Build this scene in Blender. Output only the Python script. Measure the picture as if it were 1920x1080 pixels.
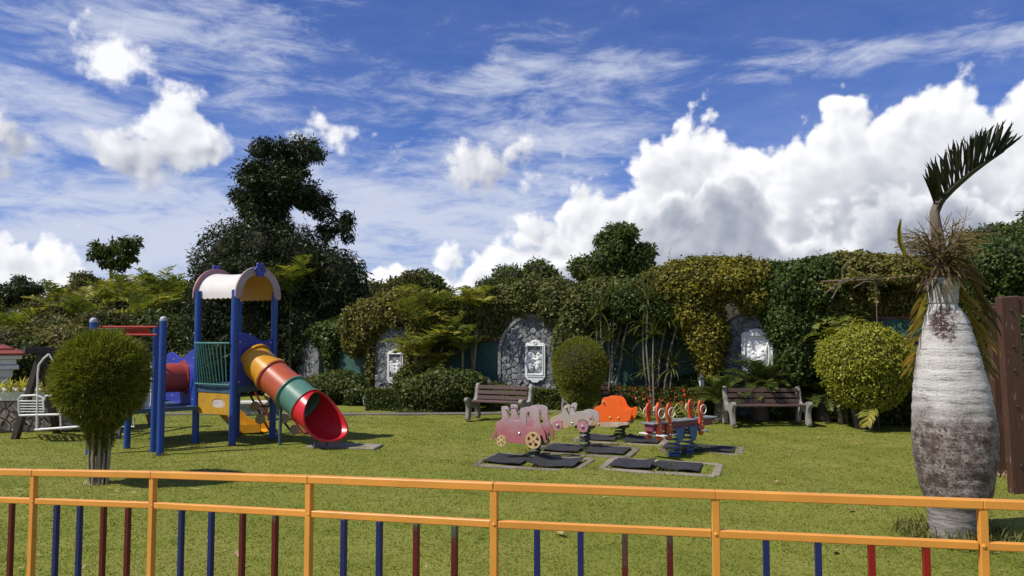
import bpy, bmesh, math, random
import numpy as np
from mathutils import Vector, Matrix
for o in list(bpy.data.objects): bpy.data.objects.remove(o)
scene = bpy.context.scene
C = scene.collection
R = math.radians
rng = np.random.default_rng(7)
random.seed(7)

# ------------------------------------------------------------------ camera
F = 1400.0            # focal length in pixels of a 1920 wide picture
PITCH = math.atan(80/1400)
CAMZ = 2.0
cam = bpy.data.cameras.new('camera'); camo = bpy.data.objects.new('camera', cam); C.objects.link(camo)
cam.sensor_width = 36; cam.lens = 36*F/1920; cam.clip_start = .05; cam.clip_end = 2000
camo.location = (0, 0, CAMZ); camo.rotation_euler = (math.pi/2+PITCH, 0, 0)
scene.camera = camo

def ray(px, py):
    u = (px-960)/F; v = (540-py)/F
    c, s = math.cos(PITCH), math.sin(PITCH)
    return Vector((u, c-v*s, s+v*c))
def at(px, py, Y):                     # the point at distance Y in front of the lens
    d = ray(px, py); return Vector((0, 0, CAMZ))+d*(Y/d.y)
def gnd(px, py, z=0):                  # where the lawn is met
    d = ray(px, py); return Vector((0, 0, CAMZ))+d*((z-CAMZ)/d.z)

# ------------------------------------------------------------------ sky
SUN_EL = R(53)
SUN_AZ = math.atan2(-.92, -.39)       # measured from +Y towards +X
SV = Vector((math.cos(SUN_EL)*math.sin(SUN_AZ), math.cos(SUN_EL)*math.cos(SUN_AZ), math.sin(SUN_EL)))
world = bpy.data.worlds.new('World'); scene.world = world; world.use_nodes = True
wt = world.node_tree; wt.nodes.clear()

class S:                                # a socket with arithmetic
    def __init__(s, t, k): s.t = t; s.k = k
    def m(s, op, *a, clamp=False):
        n = s.t.nodes.new('ShaderNodeMath'); n.operation = op; n.use_clamp = clamp
        for i, x in enumerate((s,)+a):
            if isinstance(x, S): s.t.links.new(x.k, n.inputs[i])
            else: n.inputs[i].default_value = x
        return S(s.t, n.outputs[0])
    def __add__(s, o): return s.m('ADD', o)
    def __sub__(s, o): return s.m('SUBTRACT', o)
    def __mul__(s, o): return s.m('MULTIPLY', o)
    def __truediv__(s, o): return s.m('DIVIDE', o)
    def max(s, o): return s.m('MAXIMUM', o)
    def step(s, a, b):                  # smooth 0..1 between a and b
        n = s.t.nodes.new('ShaderNodeMapRange'); n.interpolation_type = 'SMOOTHSTEP'
        s.t.links.new(s.k, n.inputs[0]); n.inputs[1].default_value = a; n.inputs[2].default_value = b
        return S(s.t, n.outputs[0])
def azel(px, py):
    d = ray(px, py).normalized(); return math.atan2(d.x, d.y), math.asin(d.z)

tc = wt.nodes.new('ShaderNodeTexCoord')
def link(a, b): wt.links.new(a.k if isinstance(a, S) else a, b)
sp = wt.nodes.new('ShaderNodeSeparateXYZ'); link(tc.outputs['Generated'], sp.inputs[0])
X, Y, Z = (S(wt, sp.outputs[i]) for i in range(3))
AZ = X.m('ARCTAN2', Y.m('ABSOLUTE')); EL = Z.m('ARCSINE')
def vec(x, y, z=0.0):
    n = wt.nodes.new('ShaderNodeCombineXYZ')
    for i, v in enumerate((x, y, z)):
        if isinstance(v, S): link(v, n.inputs[i])
        else: n.inputs[i].default_value = v
    return n.outputs[0]
def vmath(op, a, b, c=None):
    n = wt.nodes.new('ShaderNodeVectorMath'); n.operation = op
    for i, v in enumerate((a, b, c)):
        if v is None: continue
        if isinstance(v, tuple): n.inputs[i].default_value = v
        else: link(v, n.inputs[i])
    return n
def noise(v, sc, det, ro=.55, dist=0, dim='2D'):
    n = wt.nodes.new('ShaderNodeTexNoise'); n.noise_dimensions = dim; n.inputs['Scale'].default_value = sc; n.inputs['Detail'].default_value = det
    n.inputs['Roughness'].default_value = ro; n.inputs['Distortion'].default_value = dist
    link(v, n.inputs['Vector']); return n
def voro(v, sc, det, ro=.5, sm=.25):
    n = wt.nodes.new('ShaderNodeTexVoronoi'); n.voronoi_dimensions = '2D'; n.feature = 'F1'
    n.inputs['Scale'].default_value = sc; n.inputs['Detail'].default_value = det; n.inputs['Roughness'].default_value = ro
    n.inputs['Lacunarity'].default_value = 2.2
    link(v, n.inputs['Vector']); return S(wt, n.outputs['Distance'])
AE = vec(AZ, EL)
wn = noise(AE, 7, 3, .6)
AEW = vmath('MULTIPLY_ADD', wn.outputs['Color'], (.06, .05, 0), AE).outputs[0]
AEL = vmath('ADD', AEW, (-.010, .012, 0)).outputs[0]          # a step towards the sun
fn = S(wt, noise(AE, 30, 5, .62).outputs[0])-.5
def billow(v): return (voro(v, 13, 2, .5)*-1.0+.5)
B0 = billow(AEW); B1 = billow(AEL)
FINE = B0-B1
def profile(pts):                                              # cloud tops as height over azimuth
    n = wt.nodes.new('ShaderNodeFloatCurve'); c = n.mapping.curves[0]
    t = (AZ/R(130)+.5); link(t, n.inputs['Value'])
    q = []
    for px, py in pts:
        a, e = azel(px, py); q.append((a/R(130)+.5, e/R(45)))
    c.points[0].location = (0, q[0][1]); c.points[1].location = (1, q[-1][1])
    for x, y in q: c.points.new(x, y)
    n.mapping.update()
    return S(wt, n.outputs[0])*R(45)
back = profile([(-900,400),(-400,380),(-150,400),(0,425),(60,420),(130,450),(200,505),(300,560),(450,540),(560,520),(650,505),(740,500),(860,465),(960,425),(1040,395),(1100,345),(1190,300),(1260,235),(1330,218),(1400,250),(1465,285),(1490,225),(1560,190),(1640,175),(1680,200),(1720,160),(1800,150),(1860,175),(1920,155),(2100,150),(2400,300),(2900,380),(3500,330)])
front = profile([(-900,520),(-300,480),(0,485),(100,475),(180,520),(400,590),(560,530),(700,515),(800,505),(880,480),(960,455),(1060,425),(1130,395),(1200,350),(1290,330),(1370,282),(1430,305),(1480,385),(1560,400),(1640,335),(1740,300),(1850,320),(1950,300),(2200,330),(2600,420),(3500,430)])
d_back = back-EL+B0*.066+fn*.05+.026
d_front = front-EL+B0*.075+fn*.05+.018
BL = [(330,250,80,62),(270,292,112,46),(378,280,52,50),(18,285,62,52),(230,112,75,52),(626,236,58,36),(915,312,125,44)]
blob = None
for px, py, rx, ry in BL:
    a, e = azel(px, py); k = math.cos(a)**2
    ra, re = rx/F*k*1.05, ry/F*1.05
    v = vmath('MULTIPLY_ADD', AEW, (1/ra, 1/re, 0), (-(a+.03)/ra, -(e+.025)/re, 0))
    ln = vmath('LENGTH', v.outputs[0], None)
    f = S(wt, ln.outputs['Value'])*(-re)+re
    blob = f if blob is None else blob.m('SMOOTH_MAX', f, .02)
d_blob = blob+B0*.04+fn*.05+.014
wv = S(wt, wn.outputs[0])-.5
def shade(d, k, depth, lo, hi):
    s = d.step(.012, depth)
    return ((FINE*k*(s*-.6+1.0)+hi)-s*(hi-lo)+fn*.16+wv*.55).m('MULTIPLY', 1.0, clamp=True)
l_back = shade(d_back, .95, .13, .40, 1.0)
l_front = shade(d_front, .95, .085, .10, .98)
a_, e_ = azel(300, 270)
l_blob = ((FINE*.8+.62)+(EL-e_)*7.0+fn*.3).m('MULTIPLY', 1.0, clamp=True)
m_back = d_back.step(.012, .032); m_front = d_front.step(.008, .04); m_blob = d_blob.step(.002, .026)*.95
# high wisps
mp = wt.nodes.new('ShaderNodeMapping'); mp.inputs['Scale'].default_value = (1.7, 1.7, 6); mp.inputs['Rotation'].default_value = (0, R(-14), 0)
link(tc.outputs['Generated'], mp.inputs[0])
wa = S(wt, noise(mp.outputs[0], 6.5, 7, .66, .35, '3D').outputs[0])
wb = S(wt, noise(tc.outputs['Generated'], 3.2, 2, .5, 0, '3D').outputs[0])
WIS = [(330,50,300,90,.66),(100,230,210,80,.6),(480,140,220,100,.46),(960,240,300,120,.62),(800,410,380,110,.80),
       (1080,130,300,40,.5),(1560,112,260,30,.56),(1850,75,200,34,.56),(250,430,380,90,.84)]
wm = None
for px, py, rx, ry, s in WIS:
    a, e = azel(px, py); k = math.cos(a)**2
    ra, re = rx/F*k*1.3, ry/F*1.3
    v = vmath('MULTIPLY_ADD', AE, (1/ra, 1/re, 0), (-a/ra, -e/re, 0))
    dt = vmath('DOT_PRODUCT', v.outputs[0], v.outputs[0])
    f = (S(wt, dt.outputs['Value'])*-1.0).m('EXPONENT')*s
    wm = f if wm is None else wm.max(f)
outside = AZ.m('ABSOLUTE').step(.62, .8).max(EL.step(.5, .7))*.42   # the same kind of sky goes on all round
wm = wm.max(outside)
wis = ((wa-.5)*2.0+wm*1.4-.32+(wb-.5)*.6).step(0, .9)*.88
veil = (EL.max(0.0)*-6.0).m('EXPONENT')*((wa-.5)*1.6+.62+(wb-.5)*.8).m('MULTIPLY', 1.0, clamp=True)
wis = wis+veil*(wis*-1.0+1.0)*.9
sky = wt.nodes.new('ShaderNodeTexSky'); sky.sky_type = 'NISHITA'; sky.sun_disc = False
sky.sun_elevation = SUN_EL; sky.sun_rotation = SUN_AZ; sky.altitude = 300; sky.air_density = 1.0; sky.dust_density = .3; sky.ozone_density = 3.0
def mixc(f, a, b, mode='MIX'):
    n = wt.nodes.new('ShaderNodeMix'); n.data_type = 'RGBA'; n.blend_type = mode
    for i, v in ((0, f), (6, a), (7, b)):
        if isinstance(v, S): wt.links.new(v.k, n.inputs[i])
        elif isinstance(v, (tuple, float, int)): n.inputs[i].default_value = v
        else: wt.links.new(v, n.inputs[i])
    return n.outputs[2]
skyc = mixc(1.0, sky.outputs[0], (.40, .60, 1.12, 1), 'MULTIPLY')
wcol = mixc(0.0, (6.3, 6.8, 8.2, 1), (0, 0, 0, 1))
c1 = mixc(wis, skyc, wcol)
def ccol(l): return mixc(l, (3.5, 3.85, 4.75, 1), (10.0, 10.05, 10.3, 1))
c2 = mixc(m_back, c1, ccol(l_back))
c2 = mixc(m_front, c2, ccol(l_front))
c2 = mixc(m_blob, c2, ccol(l_blob))
world.cycles.sampling_method = 'MANUAL'; world.cycles.sample_map_resolution = 512
bg = wt.nodes.new('ShaderNodeBackground'); wt.links.new(c2, bg.inputs[0]); bg.inputs[1].default_value = .085
wo = wt.nodes.new('ShaderNodeOutputWorld'); wt.links.new(bg.outputs[0], wo.inputs[0])
sl = bpy.data.lights.new('sun', 'SUN'); sl.energy = 4.2; sl.angle = R(.55); sl.color = (1, .95, .86)
so = bpy.data.objects.new('sun', sl); C.objects.link(so); so.rotation_euler = SV.to_track_quat('Z', 'Y').to_euler()
vs = scene.view_settings; vs.view_transform = 'Standard'; vs.look = 'None'; vs.exposure = .25; vs.gamma = 1; vs.use_curve_mapping = False

# ------------------------------------------------------------------ helpers
def thing(name, label, cat, loc=(0, 0, 0), rz=0, group=None):
    o = bpy.data.objects.new(name, None); C.objects.link(o); o.empty_display_size = .1
    o.location = loc; o.rotation_euler = (0, 0, rz); return tag(o, label, cat, group)
def tag(o, label, cat, group=None):
    o['label'] = label; o['category'] = cat
    if group: o['group'] = group
    return o
def struct(o): o['kind'] = 'structure'; return o
def stuff(o): o['kind'] = 'stuff'; return o
def root_of(o):
    while o.parent: o = o.parent
    return o
def link_mesh(name, me, mats, parent=None):
    o = bpy.data.objects.new(name, me); C.objects.link(o)
    for m in (mats if isinstance(mats, (list, tuple)) else [mats]): me.materials.append(m)
    if parent: o.parent = parent
    return o
def smooth(o, ang=40):
    me = o.data; me.shade_smooth()
    try: me.set_sharp_from_angle(angle=R(ang))
    except Exception: pass
    return o

class MB:                                  # collects shapes for ONE mesh
    def __init__(s): s.v = []; s.f = []; s.mi = []
    def add(s, v, f, mi=0):
        b = len(s.v); s.v += [tuple(x) for x in v]; s.f += [tuple(b+i for i in q) for q in f]; s.mi += [mi]*len(f); return s
    def box(s, c, size, rot=None, mi=0, bev=0):
        x, y, z = (k/2 for k in size); c = Vector(c)
        M = rot if rot is not None else Matrix.Identity(3)
        if bev:
            b = bev; v = []; 
            for sx in (-1, 1):
                for sy in (-1, 1):
                    for sz in (-1, 1):
                        v += [(sx*(x-b), sy*(y-b), sz*z), (sx*(x-b), sy*y, sz*(z-b)), (sx*x, sy*(y-b), sz*(z-b))]
            bm = bmesh.new(); bv = [bm.verts.new(c+M@Vector(q)) for q in v]
            bmesh.ops.convex_hull(bm, input=bv); bm.verts.index_update()
            s.add([q.co for q in bm.verts], [[w.index for w in f.verts] for f in bm.faces], mi); bm.free(); return s
        v = [c+M@Vector((sx*x, sy*y, sz*z)) for sx in (-1, 1) for sy in (-1, 1) for sz in (-1, 1)]
        return s.add(v, [(0, 1, 3, 2), (4, 6, 7, 5), (0, 4, 5, 1), (2, 3, 7, 6), (0, 2, 6, 4), (1, 5, 7, 3)], mi)
    def bar(s, a, b, w, h=None, mi=0, up=(0, 0, 1), bev=0):   # rectangular bar from a to b
        a, b = Vector(a), Vector(b); d = b-a; L = d.length; d.normalize()
        u = Vector(up); sx = d.cross(u)
        if sx.length < 1e-4: sx = d.cross(Vector((1, 0, 0)))
        sx.normalize(); uz = sx.cross(d)
        M = Matrix((sx, d, uz)).transposed()
        return s.box((a+b)/2, (w, L, h or w), M, mi, bev)
    def tube(s, pts, r, seg=8, cap=True, mi=0):
        pts = [Vector(p) for p in pts]; n = len(pts)
        rr = r if isinstance(r, (list, tuple)) else [r]*n
        v = []; f = []; ref = None
        for i, p in enumerate(pts):
            t = (pts[min(i+1, n-1)]-pts[max(i-1, 0)]).normalized()
            if ref is None:
                ref = t.orthogonal().normalized()
            ref = (ref-t*ref.dot(t)).normalized(); bi = t.cross(ref)
            for k in range(seg):
                a = 2*math.pi*k/seg; v.append(p+(ref*math.cos(a)+bi*math.sin(a))*rr[i])
        for i in range(n-1):
            for k in range(seg):
                k2 = (k+1) % seg; f.append((i*seg+k, i*seg+k2, (i+1)*seg+k2, (i+1)*seg+k))
        if cap: f += [tuple(range(seg-1, -1, -1)), tuple((n-1)*seg+k for k in range(seg))]
        return s.add(v, f, mi)
    def lathe(s, prof, c=(0, 0, 0), seg=24, mi=0, axis=None):   # prof: (r, z)
        c = Vector(c); M = axis if axis is not None else Matrix.Identity(3)
        v = []; f = []; n = len(prof)
        for r, z in prof:
            for k in range(seg):
                a = 2*math.pi*k/seg; v.append(c+M@Vector((r*math.cos(a), r*math.sin(a), z)))
        for i in range(n-1):
            for k in range(seg):
                k2 = (k+1) % seg; f.append((i*seg+k, i*seg+k2, (i+1)*seg+k2, (i+1)*seg+k))
        f += [tuple(range(seg-1, -1, -1)), tuple((n-1)*seg+k for k in range(seg))]
        return s.add(v, f, mi)
    def ball(s, c, r, seg=10, mi=0):
        rx, ry, rz = r if isinstance(r, (tuple, list)) else (r, r, r); c = Vector(c)
        v = [c+Vector((0, 0, -rz))]; f = []; m = seg//2
        for i in range(1, m):
            t = math.pi*i/m-math.pi/2
            for k in range(seg):
                a = 2*math.pi*k/seg; v.append(c+Vector((rx*math.cos(t)*math.cos(a), ry*math.cos(t)*math.sin(a), rz*math.sin(t))))
        v.append(c+Vector((0, 0, rz))); T = len(v)-1
        for k in range(seg):
            k2 = (k+1) % seg; f.append((0, 1+k2, 1+k)); f.append((T, 1+(m-2)*seg+k, 1+(m-2)*seg+k2))
            for i in range(m-2): f.append((1+i*seg+k, 1+i*seg+k2, 1+(i+1)*seg+k2, 1+(i+1)*seg+k))
        return s.add(v, f, mi)
    def build(s, name, mats, parent=None, local=False, sm=None):
        me = bpy.data.meshes.new(name)
        off = Vector((0, 0, 0)) if (local or not parent) else root_of(parent).location
        me.from_pydata([tuple(Vector(q)-off) for q in s.v], [], s.f)
        o = link_mesh(name, me, mats, parent)
        if any(s.mi): me.polygons.foreach_set('material_index', s.mi)
        bm = bmesh.new(); bm.from_mesh(me); bmesh.ops.recalc_face_normals(bm, faces=bm.faces); bm.to_mesh(me); bm.free()
        if sm: smooth(o, sm)
        return o
def RZ(a): return Matrix.Rotation(a, 3, 'Z')

def plate(name, outlines, th, mats, parent=None, M=None, bev=.004, sm=35):
    """flat cut-out with holes: outlines in (x, z), standing in XZ, thickness along Y; M is a 4x4 placing it in the parent's space"""
    cu = bpy.data.curves.new(name, 'CURVE'); cu.dimensions = '2D'; cu.fill_mode = 'BOTH'; cu.extrude = th/2-bev; cu.bevel_depth = bev; cu.bevel_resolution = 1; cu.offset = -bev
    for ol in outlines:
        sp = cu.splines.new('POLY'); sp.points.add(len(ol)-1); sp.use_cyclic_u = True
        for p, q in zip(sp.points, ol): p.co = (q[0], q[1], 0, 1)
    t = bpy.data.objects.new('tmp', cu); C.objects.link(t)
    dg = bpy.context.evaluated_depsgraph_get(); me = bpy.data.meshes.new_from_object(t.evaluated_get(dg))
    bpy.data.objects.remove(t); bpy.data.curves.remove(cu)
    me.transform(Matrix.Rotation(math.pi/2, 4, 'X'))
    if M is not None: me.transform(M)
    me.name = name; me.materials.clear()
    o = link_mesh(name, me, mats, parent)
    if sm: smooth(o, sm)
    return o
def rounded(pts, it=2):                    # cut corners so an outline reads as sawn curves
    for _ in range(it):
        q = []
        for i in range(len(pts)):
            a, b = Vector(pts[i]), Vector(pts[(i+1) % len(pts)])
            q += [tuple(a*.75+b*.25), tuple(a*.25+b*.75)]
        pts = q
    return pts
def circ(cx, cz, r, n=24, a0=0): return [(cx+r*math.cos(a0+2*math.pi*k/n), cz+r*math.sin(a0+2*math.pi*k/n)) for k in range(n)]

def tri_mesh(name, V, T, mat, parent=None):
    me = bpy.data.meshes.new(name)
    V = np.ascontiguousarray(V, dtype=np.float32); T = np.ascontiguousarray(T, dtype=np.int32)
    if parent is not None: V = V-np.array(root_of(parent).location, dtype=np.float32)
    k = T.shape[1]
    me.vertices.add(len(V)); me.vertices.foreach_set('co', V.ravel())
    me.loops.add(T.size); me.loops.foreach_set('vertex_index', T.ravel())
    me.polygons.add(len(T)); me.polygons.foreach_set('loop_start', np.arange(0, T.size, k, dtype=np.int32))
    me.update(calc_edges=True)
    return link_mesh(name, me, mat, parent)

# ---- smooth noise for shapes
_g = np.random.default_rng(3).random((64, 64, 64)).astype(np.float32)
def vnoise(P):
    P = np.asarray(P, dtype=np.float64); i = np.floor(P).astype(int); f = P-i; f = f*f*(3-2*f)
    r = 0
    for dx in (0, 1):
        for dy in (0, 1):
            for dz in (0, 1):
                w = (f[..., 0] if dx else 1-f[..., 0])*(f[..., 1] if dy else 1-f[..., 1])*(f[..., 2] if dz else 1-f[..., 2])
                r = r+w*_g[(i[..., 0]+dx) % 64, (i[..., 1]+dy) % 64, (i[..., 2]+dz) % 64]
    return r*2-1
def unit(a): return a/np.maximum(np.linalg.norm(a, axis=-1, keepdims=True), 1e-9)
def leaf_arrays(P, T, Nn, L, W, fold=.15):
    L = L[:, None]; W = W[:, None]
    Sd = unit(np.cross(T, Nn)); mid = P+T*L*.42
    V = np.stack([P, mid+Sd*W/2-Nn*W*fold, P+T*L-Nn*L*.08, mid-Sd*W/2-Nn*W*fold], 1).reshape(-1, 3)
    n = len(P); b = (np.arange(n)*4)[:, None]
    return V, np.concatenate([b+np.array([[0, 1, 2]]), b+np.array([[0, 2, 3]])], 0)

def foliage(parent, ells, n, size, mat, shade_core=None, aspect=.5, lump=.16, freq=2.2, shell=(.72, 1.06), droop=.35, spread=.7, seed=1, core=.74, name='leaves', upright=0, keep=None, stray=0.0):
    """leaves through the outer shell of a union of ellipsoids, plus a solid twiggy core inside, coloured dark to stand for shade between them"""
    g = np.random.default_rng(seed)
    E = np.array([list(e[0])+list(e[1]) for e in ells], dtype=float)
    c, r = E[:, :3], E[:, 3:]
    area = (r[:, 0]*r[:, 1]+r[:, 0]*r[:, 2]+r[:, 1]*r[:, 2])
    k = g.choice(len(E), size=int(n*1.6), p=area/area.sum())
    d = unit(g.normal(size=(len(k), 3)))
    def mod(d, c): return 1+lump*vnoise((d*freq+c*.7+seed*3.1))+lump*.5*vnoise(d*freq*2.7+c+seed)
    rad = mod(d, c[k])*(shell[0]+(shell[1]-shell[0])*g.random(len(k))**.6)
    if stray: rad = np.where(g.random(len(k)) < stray, rad*(1+.16*g.random(len(k))), rad)
    P = c[k]+r[k]*d*rad[:, None]
    ok = np.ones(len(P), bool)
    for j in range(len(E)):
        q = np.linalg.norm((P-c[j])/r[j], axis=1); ok &= ~((q < shell[0]*.95) & (k != j))
    ok &= P[:, 2] > .02
    if keep is not None: ok &= keep(P)
    P, d, k = P[ok][:n], d[ok][:n], k[ok][:n]
    m = len(P); Nn = unit(d/r[k])
    rnd = unit(g.normal(size=(m, 3)))
    NN = unit(Nn*(1-spread*.6)+rnd*spread+np.array([0, 0, .35]))
    T = unit(np.cross(NN, unit(g.normal(size=(m, 3)))))
    T = unit(T+np.array([0, 0, -droop+upright])+Nn*.35)
    NN = unit(NN-T*np.sum(NN*T, 1, keepdims=True))
    L = size*(.65+.7*g.random(m)); V, F_ = leaf_arrays(P, T, NN, L, L*aspect*(.8+.4*g.random(m)))
    o = tri_mesh(name, V, F_, mat, parent); stuff(o)
    if shade_core is not None and core:
        mb_v = []; mb_f = []; b = 0
        nu, nv = 18, 10
        th = np.linspace(-math.pi/2, math.pi/2, nv+1); ph = np.arange(nu)*2*math.pi/nu
        D = np.stack([np.outer(np.cos(th), np.cos(ph)), np.outer(np.cos(th), np.sin(ph)), np.outer(np.sin(th), np.ones(nu))], -1).reshape(-1, 3)
        qi = np.array([[i*nu+j, i*nu+(j+1) % nu, (i+1)*nu+(j+1) % nu, (i+1)*nu+j] for i in range(nv) for j in range(nu)])
        for j in range(len(E)):
            mb_v.append(c[j]+r[j]*D*(mod(D, c[j])*core)[:, None]); mb_f.append(qi+b); b += len(D)
        w = tri_mesh('twig_shade', np.maximum(np.concatenate(mb_v), [-1e9, -1e9, .01]), np.concatenate(mb_f), shade_core, parent); stuff(w)
    return o
def E(px, py, Y, rx, ry, depth=None):      # ellipsoid standing at distance Y, radii as seen in picture pixels
    k = Y/F; return (at(px, py, Y), (rx*k, depth if depth else min(rx, ry)*k, ry*k))

def frond_arrays(p0, ang, elev, L, leaf, n=26, droop=1.0, seed=0, width=.03, start=.18, fwd=.7, vee=.25, sides=(1, -1), hang=.5, rach=.012):
    """one pinnate leaf: midrib and leaflets. returns verts, quads"""
    g = np.random.default_rng(seed); m = 14
    t = np.linspace(0, 1, m); e = elev-droop*t**1.3
    h = np.array([math.cos(ang), math.sin(ang)]); dl = L/(m-1)
    P = np.zeros((m, 3)); P[0] = p0
    for i in range(1, m):
        P[i] = P[i-1]+np.array([h[0]*math.cos(e[i]), h[1]*math.cos(e[i]), math.sin(e[i])])*dl
    V = []; Q = []
    side = np.array([-h[1], h[0], 0])
    for i in range(m):                       # midrib
        w = rach*(1-.85*t[i]); tg = unit(P[min(i+1, m-1)]-P[max(i-1, 0)]); up = unit(np.cross(side, tg))
        V += [P[i]-side*w, P[i]+up*w, P[i]+side*w, P[i]-up*w*.6]
        if i: 
            for k in range(4): Q.append((4*(i-1)+k, 4*(i-1)+(k+1) % 4, 4*i+(k+1) % 4, 4*i+k))
    for j in range(n):
        tt = start+(1-start)*(j+.5)/n; x = tt*(m-1); i = min(int(x), m-2); p = P[i]+(P[i+1]-P[i])*(x-i)
        tg = unit(P[i+1]-P[i]); up = unit(np.cross(side, tg)); up = up*np.sign(up[2]+1e-6)
        ll = leaf*(math.sin(math.pi*(.12+.82*tt))**.7)*(.85+.3*g.random())
        for s in sides:
            d = unit(side*s*(1-fwd*.35)+tg*fwd*(.4+.6*tt)+up*(vee+.12*g.normal()))
            w = unit(np.cross(d, up+.3*g.normal(size=3)))*width*(.7+.5*g.random())/2
            q = p+d*ll*.5; e2 = q+unit(d+np.array([0, 0, -hang*(.6+.8*g.random())]))*ll*.5
            b = len(V); V += [p-w*.5, p+w*.5, q+w, q-w, e2+w*.12, e2-w*.12]
            Q += [(b, b+1, b+2, b+3), (b+3, b+2, b+4, b+5)]
    return np.array(V), np.array(Q)
def frond(parent, mat, *a, name='frond', **k):
    V, Q = frond_arrays(*a, **k); return tri_mesh(name, V, Q, mat, parent)
def blade_arrays(p, ang, elev, L, w, droop, seg=5):
    """one strap leaf"""
    h = np.array([math.cos(ang), math.sin(ang), 0]); sd = np.array([-h[1], h[0], 0]); V = []; Q = []; q = np.array(p, float)
    for i in range(seg+1):
        t = i/seg; e = elev-droop*t**1.4
        ww = w*(.45+1.1*t if t < .5 else 2*(1-t)*.98+.02)/2
        V += [q-sd*ww, q+sd*ww]; q = q+(h*math.cos(e)+np.array([0, 0, math.sin(e)]))*L/seg
        if i: Q.append((2*i-2, 2*i-1, 2*i+1, 2*i))
    return V, Q
def rosette(parent, mat, p, n, L, w, seed=0, emin=.1, emax=1.3, droop=1.2, name='leaf_rosette'):
    g = np.random.default_rng(seed); V = []; Q = []
    for i in range(n):
        v, q = blade_arrays(p, i*2.399+g.normal()*.2, emin+(emax-emin)*g.random(), L*(.7+.5*g.random()), w, droop*(.5+.8*g.random()))
        b = len(V); V += v; Q += [tuple(b+k for k in x) for x in q]
    return tri_mesh(name, np.array(V), np.array(Q), mat, parent)

# ------------------------------------------------------------------ materials
def newmat(name):
    m = bpy.data.materials.new(name); m.use_nodes = True; t = m.node_tree
    return m, t, t.nodes['Principled BSDF']
def node(t, kind, **kw):
    n = t.nodes.new(kind)
    for k, v in kw.items():
        if k in n.inputs.keys(): n.inputs[k].default_value = v
        else: setattr(n, k, v)
    return n
def ramp(t, fac, stops):
    n = t.nodes.new('ShaderNodeValToRGB'); el = n.color_ramp.elements
    while len(el) < len(stops): el.new(.5)
    for e, (p, c) in zip(el, stops): e.position = p; e.color = (*c, 1)
    t.links.new(fac, n.inputs[0]); return n.outputs[0]
def mixn(t, f, a, b, mode='MIX'):
    n = t.nodes.new('ShaderNodeMix'); n.data_type = 'RGBA'; n.blend_type = mode
    for i, v in ((0, f), (6, a), (7, b)):
        if isinstance(v, (tuple, float, int)): n.inputs[i].default_value = (*v, 1) if isinstance(v, tuple) and len(v) == 3 else v
        else: t.links.new(v, n.inputs[i])
    return n.outputs[2]
def coords(t, scale=(1, 1, 1), kind='Object'):
    c = t.nodes.new('ShaderNodeTexCoord'); m = t.nodes.new('ShaderNodeMapping'); m.inputs['Scale'].default_value = scale
    t.links.new(c.outputs[kind], m.inputs[0]); return m.outputs[0]
def nz(t, v, scale, det=4, ro=.6, dist=0):
    n = node(t, 'ShaderNodeTexNoise', Scale=scale, Detail=det, Roughness=ro, Distortion=dist); t.links.new(v, n.inputs['Vector']); return n.outputs[0]
def stepn(t, x, a, b):
    n = t.nodes.new('ShaderNodeMapRange'); n.interpolation_type = 'SMOOTHSTEP'; t.links.new(x, n.inputs[0]); n.inputs[1].default_value = a; n.inputs[2].default_value = b; return n.outputs[0]
def bumpn(t, b, h, strength=.3, dist=.01):
    n = node(t, 'ShaderNodeBump', Strength=strength, Distance=dist); t.links.new(h, n.inputs['Height']); t.links.new(n.outputs[0], b.inputs['Normal'])
def paint(name, col, rough=.45, var=.12, scale=5, wear=None, wearc=(.55, .5, .45), bump=.1, grime=.0, stretch=(1, 1, 1)):
    """painted or plastic surface: mottled, with worn patches of another colour"""
    m, t, b = newmat(name); v = coords(t, stretch)
    n1 = nz(t, v, scale, 5); lo = tuple(c*(1-var) for c in col); hi = tuple(min(1, c*(1+var)) for c in col)
    out = ramp(t, n1, [(.3, lo), (.7, hi)])
    if wear is not None: out = mixn(t, stepn(t, nz(t, v, scale*2.3, 7, .68), wear, wear+.12), out, wearc)
    if grime: out = mixn(t, stepn(t, nz(t, v, scale*.7, 6, .7), .62-grime*.2, .8), out, (.06, .055, .045))
    t.links.new(out, b.inputs['Base Color'])
    r = ramp(t, nz(t, v, scale*3, 3), [(.3, (rough*.8,)*3), (.7, (min(1, rough*1.25),)*3)]); t.links.new(r, b.inputs['Roughness'])
    if bump: bumpn(t, b, nz(t, v, scale*14, 4), bump, .004)
    return m
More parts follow.
